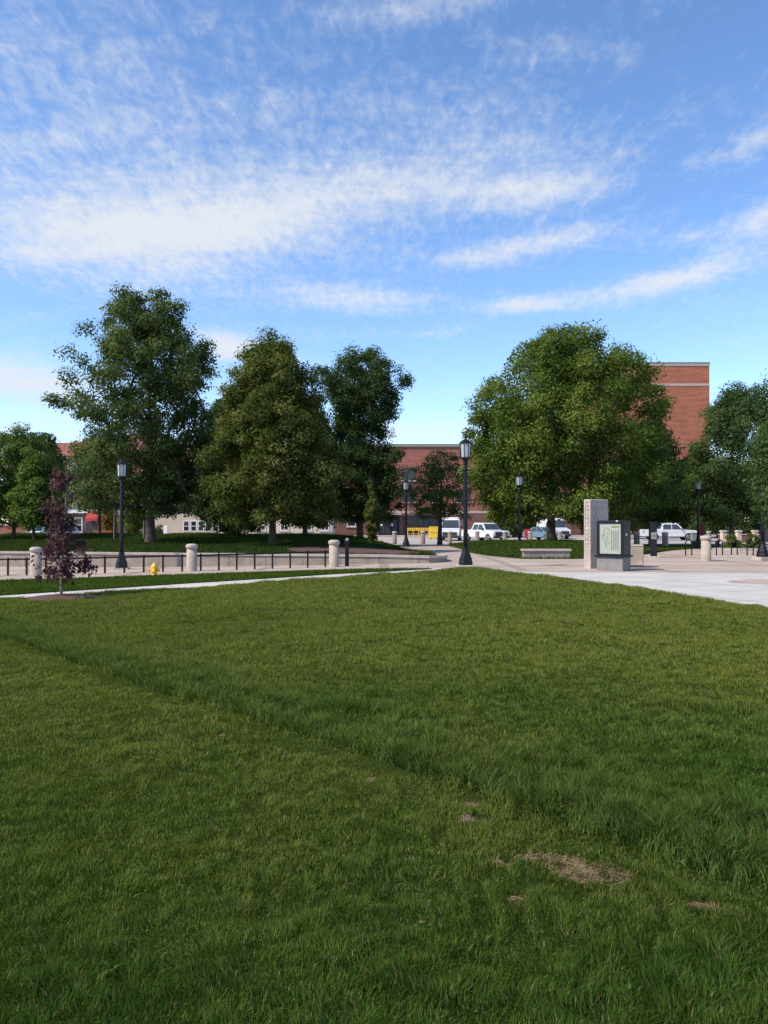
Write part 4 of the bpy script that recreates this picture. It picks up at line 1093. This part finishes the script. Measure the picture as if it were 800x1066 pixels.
vehicle('parked_car', 'pale blue car half hidden behind the maple trunk', 'car', on(px_x(565, 86), 86), R(35), car_prof, car_hw, 'teal', car_win,
        [((-1.0, .96), (-.42, 1.37), 'windscreen'), ((.82, 1.41), (1.48, 1.09), 'rear_window')], (-1.35, 1.35), .32, car_front)
vehicle('delivery_van', 'white box van directly behind the maple trunk', 'van', on(px_x(576, 92), 92), R(12), van_prof, van_hw, 'white',
        [[(-1.45, 1.32), (-.95, 2.0), (-.15, 2.0), (-.15, 1.32)]], [((-1.72, 1.38), (-1.12, 2.2), 'windscreen')], (-1.8, 1.75), .36,
        dict(y=-2.76, grille=(.62, .95), bumper=(.33, .6), lamp=(.78, 1.02), my=-1.3, mz=1.35, tail=(.9, 1.4)))
suv_prof = [(-2.3, .35), (-2.34, .85), (-2.2, .98), (-1.15, 1.08), (-.6, 1.62), (-.3, 1.72), (1.9, 1.7), (2.25, 1.1), (2.3, .4)]
suv_hw = lambda z: .94 if z < 1.05 else .94 - .2 * (z - 1.05) / .65
suv_win = [[(-.95, 1.1), (-.52, 1.58), (.1, 1.6), (.1, 1.1)], [(.18, 1.1), (.18, 1.6), (1.0, 1.6), (1.0, 1.1)], [(1.08, 1.1), (1.08, 1.6), (1.75, 1.58), (2.0, 1.15)]]
vehicle('parked_car', 'white car glimpsed behind the purple sapling', 'car', on(px_x(50, 62), 62, .15), R(-35), suv_prof, suv_hw, 'white', suv_win,
        [((-1.1, 1.12), (-.62, 1.6), 'windscreen'), ((1.94, 1.62), (2.2, 1.18), 'rear_window')], (-1.45, 1.4), .35, dict(car_front, y=-2.3, grille=(.55, .8), lamp=(.7, .9), mz=1.05))
vehicle('parked_car', 'pale car cut off by the right edge of the view', 'car', on(px_x(828, 58), 58), R(80), car_prof, car_hw, 'teal', car_win,
        [((-1.0, .96), (-.42, 1.37), 'windscreen'), ((.82, 1.41), (1.48, 1.09), 'rear_window')], (-1.35, 1.35), .32, car_front)

# yellow barrier and box by the long brick building
Y = 92
r = thing('yellow_barrier', 'yellow barrier with dark lettering by the entrance of the long brick building', 'barrier', on(px_x(436, Y), Y), 0)
b = MB(); b.box(-1.4, 1.25, -.03, .03, .95, 1.3); b.build('top_panel', M['yellow2'], r, .01)
b = MB(); b.box(-1.4, 1.25, -.03, .03, .55, .6); b.build('lower_rail', M['yellow2'], r)
for x in (-1.3, -.65, 0, .6, 1.15):
    b = MB(); b.box(x - .04, x + .04, -.025, .025, -.05, .949); b.build('post', M['yellow2'], r)
m = MB(); rg = np.random.default_rng(2)
for q in range(9):
    x = -1.2 + q * .27; m.box(x, x + .05, -.036, -.031, 1.0, 1.25); m.box(x + .06, x + .15, -.036, -.031, 1.0 + .1 * (q % 3), 1.05 + .1 * (q % 3))
m.build('lettering', M['plastic'], r)
r = thing('yellow_cabinet', 'yellow equipment cabinet right of the yellow barrier', 'cabinet', on(px_x(452, Y - 1), Y - 1), 0)
b = MB(); b.box(-.55, .55, -.35, .35, .12, 1.35); b.build('body', M['yellow2'], r, .03)
b = MB(); b.box(-.58, .58, -.38, .38, 1.351, 1.45, .03); b.build('lid', M['yellow2'], r, .02)
b = MB(); b.box(-.5, .5, -.358, -.352, .72, .78); b.build('stripe', M['wood'], r)
for s in (-.4, .4):
    b = MB(); b.box(s - .07, s + .07, -.28, .28, -.05, .119); b.build('skid', M['plastic'], r)
Y = 79
r = thing('red_box', 'small red box left of the pale blue car', 'box', on(px_x(549.5, Y), Y), 0)
b = MB(); b.box(-.3, .3, -.2, .2, .3, 1.1); b.build('body', M['redsign'], r, .02)
b = MB(); b.prism_x([(-.22, 1.101), (.22, 1.101), (.22, 1.25), (-.1, 1.25)], .31); b.build('hood', M['redsign'], r, .01)
b = MB(); b.box(-.05, .05, -.05, .05, -.05, .299); b.build('pedestal', M['plastic'], r)

# timber bench and white sign at left
Y = 64
r = thing('timber_bench', 'orange brown timber bench in front of the red awning', 'bench', (px_x(106, Y), Y, py_z(563, Y)), R(3))
b = MB(); b.box(-.75, .75, -.22, .22, .4, .46); b.build('seat', M['wood'], r, .01)
b = MB(); b.box(-.75, .75, .2, .25, .5, .85); b.build('backrest', M['wood'], r, .01)
for s in (-.62, .62):
    b = MB(); b.box(s - .05, s + .05, -.2, .18, -.25, .399); b.build('leg', M['plastic'], r)
Y = 74
r = thing('small_sign', 'white sign on a post among the dark shrubs by the cream wall', 'sign', (px_x(172.5, Y), Y, py_z(561, Y)), 0)
b = MB(); b.box(-.17, .17, -.02, .02, .35, 1.3); b.build('panel', M['paper'], r, .01)
b = MB(); b.lathe([(.03, -.3), (.03, .349)], 8); b.build('post', M['plastic'], r)

# ------------------------------------------------------------------ buildings
def window(parent, x0, x1, z0, z1, yf, mull=1, trans=1, fm='wframe', sill=True):
    """frame proud of the wall plane yf, panes recessed inside it"""
    f = MB(); t = .09
    f.box(x0, x1, yf - .06, yf + .02, z1 - t, z1); f.box(x0, x1, yf - .06, yf + .02, z0, z0 + t)
    f.box(x0, x0 + t, yf - .06, yf + .02, z0 + t, z1 - t); f.box(x1 - t, x1, yf - .06, yf + .02, z0 + t, z1 - t)
    for i in range(mull):
        c = x0 + (x1 - x0) * (i + 1) / (mull + 1); f.box(c - .03, c + .03, yf - .05, yf + .02, z0 + t, z1 - t)
    for i in range(trans):
        c = z0 + (z1 - z0) * (i + 1) / (trans + 1); f.box(x0 + t, x1 - t, yf - .045, yf + .02, c - .03, c + .03)
    w = f.build('window', M[fm], parent)
    p = MB(); p.box(x0 + .03, x1 - .03, yf - .02, yf + .015, z0 + .03, z1 - .03); p.build('pane', M['glass'], w)
    if sill:
        s = MB(); s.box(x0 - .12, x1 + .12, yf - .14, yf + .02, z0 - .16, z0 - .003); s.build('sill', M['limeband'], w)

# left hall: brick over stone, red tiled hip roof
Y0 = 86; X0, X1 = px_x(40, Y0), px_x(206, Y0); ZE = py_z(473, Y0)
r = thing('brick_hall', 'red brick hall with a tiled hip roof and white windows behind the oak', 'building', (0, Y0, -.4))
d = 14; g0 = 0
b = MB(); b.box(X0, X1, 0, d, 3.3, ZE + .4); b.build('wall', M['brick'], r)
b = MB(); b.box(X0 - .1, X1 + .1, -.1, d + .1, 0, 3.297); b.build('stone_base', M['lime'], r)
b = MB(); b.box(X0 - .35, X1 + .35, -.35, d + .35, ZE + .401, ZE + .85); b.build('cornice', M['limeband'], r)
b = MB(); e = .7; zt = ZE + .852
b.add([(X0 - e, -e, zt), (X1 + e, -e, zt), (X1 + e, d + e, zt), (X0 - e, d + e, zt), (X0 + 7, d / 2, zt + 2.6), (X1 - 7, d / 2, zt + 2.6)], [(0, 1, 5, 4), (1, 2, 5), (2, 3, 4, 5), (3, 0, 4), (3, 2, 1, 0)])
b.build('roof', M['tile'], r)
xx = X0 + 1.1
while xx < X1 - 1.5:
    window(r, xx, xx + 1.25, 7.0, 8.9, 0, 1, 2); window(r, xx, xx + 1.25, 3.9, 5.8, 0, 1, 2); xx += 2.62
# gabled left pavilion
X2 = px_x(48, 82)
b = MB(); b.box(X2, X2 + 4.6, -4, -.102, 0, 9.0); b.build('pavilion_wall', M['lime'], r)
b = MB(); b.prism_x([(-4.4, 9.003), (-.5, 9.003), (-.5, 10.2), (-2.2, 10.6)], 2.7); b.build('pavilion_roof', M['tile'], r, loc=(X2 + 2.3, 0, 0))
for k in range(2): window(r, X2 + .7 + k * 2, X2 + 1.9 + k * 2, 6.2, 8.2, -4, 1, 2)

# low limestone wing
Y1 = 81; X0, X1 = px_x(160, Y1), px_x(346, Y1); ZT = py_z(530.5, Y1)
r = thing('stone_wing', 'low cream limestone wing with white windows and a grey plinth', 'building', (0, Y1, -.4))
b = MB(); b.box(X0, X1, 0, 4.6, .75, ZT + .4); b.build('wall', M['lime'], r)
b = MB(); b.box(X0 - .06, X1 + .06, -.08, 4.7, 0, .747); b.build('plinth', M['grey'], r)
b = MB(); b.box(X0 - .15, X1 + .15, -.18, 4.75, ZT + .401, ZT + .75); b.build('parapet', M['coping'], r, .02)
for k in range(5):
    x = px_x(191 + k * 7.6, Y1); window(r, x, x + .68, .95, 2.1, 0, 0, 1, sill=False)
for px in (246, 268, 292, 316, 334): x = px_x(px, Y1); window(r, x, x + .9, 1.05, 2.2, 0, 1, 1)

# low brown shop with a red awning
Y2 = 72; X0, X1 = px_x(56, Y2), px_x(100, Y2); z0 = -.4
ZF = py_z(531, Y2) + .4
r = thing('brick_annex', 'low brown brick annex with a white fascia and a red awning', 'building', (0, Y2, -.4))
b = MB(); b.box(X0, X1, 0, 6, .65, ZF - .3); b.build('wall', M['brick_b'], r)
b = MB(); b.box(X0 - .05, X1 + .05, -.07, 6.05, 0, .647); b.build('plinth', M['lime'], r)
b = MB(); b.box(X0 - .3, X1 + .3, -.3, 6.3, ZF - .299, ZF); b.build('fascia', M['wframe'], r)
b = MB(); b.box(X0 + .1, X1 - .1, .1, 6, ZF + .001, ZF + .35); b.build('roof', M['coping'], r)
ax = px_x(101, Y2)
b = MB(); b.prism_x([(-1.0, ZF - 1.0), (-.98, ZF - .75), (-.05, ZF + .1), (-.05, ZF - 1.0)], .55); b.build('awning', M['redcloth'], r, loc=(ax - .15, -.05, 0))
b = MB(); b.box(X1 - .95, X1 - .1, -.03, .03, .66, ZF - 1.1); b.build('door', M['plastic'], r)
window(r, X0 + .4, X0 + 1.6, 1.1, 2.3, 0, 1, 1)
x = px_x(78, Y2); window(r, x, x + .75, 1.0, 2.4, 0, 0, 1)

# far left low brick wall
Y3 = 66
r = thing('brick_wall', 'low red brick garden wall under the light green trees at the left edge', 'wall', (px_x(10, Y3), Y3, -.3))
b = MB(); b.box(-8, 1.7, -.15, .15, 0, 1.55); b.build('wall_face', M['brick'], r)
b = MB(); b.box(-8.05, 1.75, -.22, .22, 1.551, 1.66); b.build('coping', M['limeband'], r, .01)

# long brick building in the middle
Y4 = 110; X0, X1 = px_x(325, Y4), px_x(604, Y4); ZT = py_z(462.5, Y4)
r = thing('brick_building', 'long flat roofed red brick building closing the view in the middle', 'building', (0, Y4, -.4))
b = MB(); b.box(X0, X1, 0, 20, 3.6, ZT); b.build('wall', M['brick'], r)
b = MB(); b.box(X0 - .02, X1 + .02, -.04, 19.9, 0, 3.597); b.build('ground_floor', M['brick_b'], r)
b = MB(); b.box(X0 - .15, X1 + .15, -.18, 20.15, ZT + .001, ZT + .45); b.build('coping', M['coping'], r, .03)
b = MB(); b.box(X0 - .03, X1 + .03, -.07, -.041, 3.2, 3.55); b.build('stone_band', M['limeband'], r)
xx = X0 + 1.2
while xx < X1 - 2.4:
    window(r, xx, xx + 1.9, 7.9, 9.7, 0, 2, 1, 'plastic'); window(r, xx, xx + 1.9, 4.8, 6.6, 0, 2, 1, 'plastic'); xx += 3.9
x = px_x(361.5, Y4); window(r, x, x + 1.25, 1.3, 2.9, -.04, 0, 1)
b = MB(); b.box(px_x(394, Y4), px_x(416, Y4), -.12, -.0405, .25, 2.75); dr = b.build('entrance', M['navy'], r)
for k, px in enumerate((396, 402, 408.5)):
    x = px_x(px, Y4); b = MB(); b.box(x, x + .66, -.14, -.1205, .3, 2.2); b.build('door', M['plastic'], dr)
for px in (396.5, 407.5):
    x = px_x(px, Y4); b = MB(); b.box(x, x + .28, -.16, -.1405, 1.4, 1.75); b.build('notice', M['paper'], dr)
b = MB(); b.box(px_x(392, Y4), px_x(418, Y4), -1.6, -.075, 2.95, 3.15); b.build('canopy', M['limeband'], r, .02)
b = MB(); b.box(px_x(420, Y4), px_x(458, Y4), -.09, -.0405, .4, 2.9); b.build('shopfront', M['glass'], r)
for k in range(7):
    x = px_x(420 + k * 6.2, Y4); b = MB(); b.box(x, x + .1, -.12, -.0905, .4, 2.9); b.build('mullion', M['plastic'], r)
for px in (424, 437, 441.5): 
    x = px_x(px, Y4); b = MB(); b.box(x - .25, x + .25, 6, 6.6, ZT + .455, ZT + 1.0); b.build('roof_vent', M['coping'], r)

# the tall brick block on the right
Y5 = 132; X0, X1 = px_x(606, Y5), px_x(739.5, Y5); ZT = py_z(378, Y5)
r = thing('brick_tower', 'tall windowless red brick block rising behind the big maple', 'building', (0, Y5, -.4))
zb = py_z(400.5, Y5) + .4
b = MB(); b.box(X0, X1, 0, 22, 0, ZT - .15); b.build('wall', M['brick_t'], r)
b = MB(); b.box(X0 - .06, X1 + .06, -.09, 22.1, ZT - .149, ZT + .4); b.build('coping', M['wallcap'], r, .03)
b = MB(); b.box(X0 - .1, X1 + .1, -.13, 22.15, ZT + .401, ZT + .55); b.build('coping_flashing', M['coping'], r)
b = MB(); b.box(X0 - .03, X1 + .03, -.06, 0 - .001, zb - .2, zb + .2); b.build('stone_band', M['limeband'], r)

# ------------------------------------------------------------------ camera, sun, sky
cam = bpy.data.cameras.new('camera'); co = bpy.data.objects.new('camera', cam); COL.objects.link(co)
cam.sensor_fit = 'VERTICAL'; cam.sensor_height = 36; cam.lens = 36 * F / 1066; cam.clip_end = 6000; cam.clip_start = .05
co.location = (0, 0, CAM_Z); co.rotation_euler = (R(90) + PITCH, 0, 0); C.camera = co

SUN_EL = R(46); SUN_AZ = R(-116)     # azimuth measured from +y (view direction) towards +x: left and a little behind
sdir = Vector((math.sin(SUN_AZ) * math.cos(SUN_EL), math.cos(SUN_AZ) * math.cos(SUN_EL), math.sin(SUN_EL)))
sl = bpy.data.lights.new('sun', 'SUN'); so = bpy.data.objects.new('sun', sl); COL.objects.link(so)
sl.energy = 3.6; sl.angle = R(2.0); sl.color = (1, .9, .76)
so.rotation_euler = (-sdir).to_track_quat('-Z', 'Y').to_euler(); so.location = (-20, -10, 30)

W = bpy.data.worlds.new('World'); C.world = W; W.use_nodes = True
nt = W.node_tree; N = nt.nodes; L = nt.links; N.clear()
outw = N.new('ShaderNodeOutputWorld')
sky = N.new('ShaderNodeTexSky'); sky.sky_type = 'NISHITA'; sky.sun_disc = False; sky.sun_elevation = SUN_EL; sky.sun_rotation = SUN_AZ
sky.air_density = 1.0; sky.dust_density = .1; sky.ozone_density = 2.0; sky.altitude = 900
bg = N.new('ShaderNodeBackground'); bg.inputs[1].default_value = .15
hs = N.new('ShaderNodeHueSaturation'); hs.inputs['Saturation'].default_value = 1.12; L.new(sky.outputs[0], hs.inputs['Color'])
tn = N.new('ShaderNodeMix'); tn.data_type = 'RGBA'; tn.blend_type = 'MULTIPLY'; tn.inputs[0].default_value = 1; tn.inputs[7].default_value = (1.04, 1.02, 1.06, 1)
L.new(hs.outputs[0], tn.inputs[6]); L.new(tn.outputs[2], bg.inputs[0])
def mth(op, a, b=None, c=None):
    n = N.new('ShaderNodeMath'); n.operation = op
    for i, v in enumerate((a, b, c)):
        if v is None: continue
        if isinstance(v, (int, float)): n.inputs[i].default_value = v
        else: L.new(v, n.inputs[i])
    return n.outputs[0]
tc = N.new('ShaderNodeTexCoord'); sp = N.new('ShaderNodeSeparateXYZ'); L.new(tc.outputs['Generated'], sp.inputs[0])
dx, dy, dz = sp.outputs
az = mth('ARCTAN2', dx, dy); el = mth('ARCSINE', dz)
# cloud sheet seen in perspective: direction projected on a level layer
den = mth('ADD', mth('MAXIMUM', dz, 0.0), .16)
cpx = mth('DIVIDE', dx, den); cpy = mth('DIVIDE', dy, den)
cv = N.new('ShaderNodeCombineXYZ'); L.new(cpx, cv.inputs[0]); L.new(cpy, cv.inputs[1])
def noise(scale, detail, rough, rot=0, sc=(1, 1, 1), dist=0.0, off=(0, 0, 0)):
    mp = N.new('ShaderNodeMapping'); mp.inputs['Rotation'].default_value = (0, 0, rot); mp.inputs['Scale'].default_value = sc; mp.inputs['Location'].default_value = off
    L.new(cv.outputs[0], mp.inputs[0]); n = N.new('ShaderNodeTexNoise'); n.inputs['Scale'].default_value = scale; n.inputs['Detail'].default_value = detail
    n.inputs['Roughness'].default_value = rough; n.inputs['Distortion'].default_value = dist; L.new(mp.outputs[0], n.inputs['Vector']); return n.outputs['Fac']
n_big = noise(1.1, 8, .62, R(20), (1, 1.6, 1), .4)
n_str = noise(2.6, 9, .66, R(-24), (.55, 2.0, 1), .3, (3, 1, 0))
n_rip = noise(12, 5, .65, R(-30), (1.5, .75, 1), .6)
n_fin = noise(34, 4, .6, R(-20), (1.4, .75, 1), .4, (5, 2, 0))
# cloud banks: centre (px,py) on the survey photo turned into azimuth / elevation, half sizes (px), tilt, weight
banks = [((110, 250), 190, 42, 2, .44), ((330, 215), 250, 34, 12, .25), ((580, 195), 80, 16, 3, .36), ((110, 130), 190, 95, -10, .30), ((450, 135), 240, 45, 14, .14), ((620, 60), 160, 50, 30, .09),
         ((430, 8), 90, 14, 6, .34), ((700, 290), 85, 13, 8, .64), ((540, 318), 45, 9, 4, .5), ((520, 262), 70, 12, 8, .44), ((380, 312), 80, 16, -4, .34), ((460, 345), 40, 7, 3, .3), ((600, 245), 60, 12, 8, .26),
         ((30, 398), 90, 22, -8, .62), ((240, 360), 42, 16, -10, .78), ((780, 150), 50, 14, 18, .34), ((800, 218), 30, 14, 30, .36), ((440, 447), 110, 12, 0, .42), ((20, 445), 90, 12, 0, .2), ((690, 250), 120, 12, 0, .2), ((700, 125), 110, 26, 10, .16), ((720, 50), 150, 70, 0, -.2), ((610, 250), 120, 30, 0, -.08), ((230, 330), 120, 30, 0, -.1)]
tot = None
for (px, py), a, b_, tilt, wgt in banks:
    u, v, w = ray(px, py); ca = math.atan2(u, v); ce = math.asin(w / math.sqrt(u * u + v * v + w * w)); cz = math.cos(ce)
    t = R(tilt); A = a / F; B = b_ / F
    ddx = mth('MULTIPLY', mth('SUBTRACT', az, ca), cz); ddy = mth('SUBTRACT', el, ce)
    p = mth('ADD', mth('MULTIPLY', ddx, math.cos(t) / A), mth('MULTIPLY', ddy, math.sin(t) / A))
    q = mth('ADD', mth('MULTIPLY', ddx, -math.sin(t) / B), mth('MULTIPLY', ddy, math.cos(t) / B))
    e = mth('MULTIPLY', mth('EXPONENT', mth('MULTIPLY', mth('ADD', mth('MULTIPLY', p, p), mth('MULTIPLY', q, q)), -1.0)), wgt)
    tot = e if tot is None else mth('ADD', tot, e)
base = mth('ADD', mth('MULTIPLY', n_big, .5), mth('MULTIPLY', n_str, .85))
base = mth('ADD', base, mth('MULTIPLY', mth('SUBTRACT', n_rip, .5), .6))
base = mth('ADD', base, mth('MULTIPLY', mth('SUBTRACT', n_fin, .5), .52))
dens = mth('SUBTRACT', mth('ADD', base, tot), .755)
mr = N.new('ShaderNodeMapRange'); mr.interpolation_type = 'SMOOTHSTEP'; mr.inputs[1].default_value = -.12; mr.inputs[2].default_value = .72; mr.inputs[3].default_value = 0; mr.inputs[4].default_value = .95
L.new(dens, mr.inputs[0])
bc = N.new('ShaderNodeBackground'); bc.inputs[0].default_value = (.86, .9, .96, 1); bc.inputs[1].default_value = .6
mxs = N.new('ShaderNodeMixShader'); L.new(mr.outputs[0], mxs.inputs[0]); L.new(bg.outputs[0], mxs.inputs[1]); L.new(bc.outputs[0], mxs.inputs[2])
L.new(mxs.outputs[0], outw.inputs[0])
W.cycles.sampling_method = 'MANUAL'; W.cycles.sample_map_resolution = 512

C.view_settings.view_transform = 'Standard'; C.view_settings.look = 'None'; C.view_settings.exposure = .65; C.view_settings.gamma = 1
C.render.engine = 'CYCLES'
C.cycles.use_denoising = True
C.cycles.max_bounces = 8; C.cycles.diffuse_bounces = 5; C.cycles.transmission_bounces = 4; C.cycles.transparent_max_bounces = 4
C.render.resolution_x = 768; C.render.resolution_y = 1024
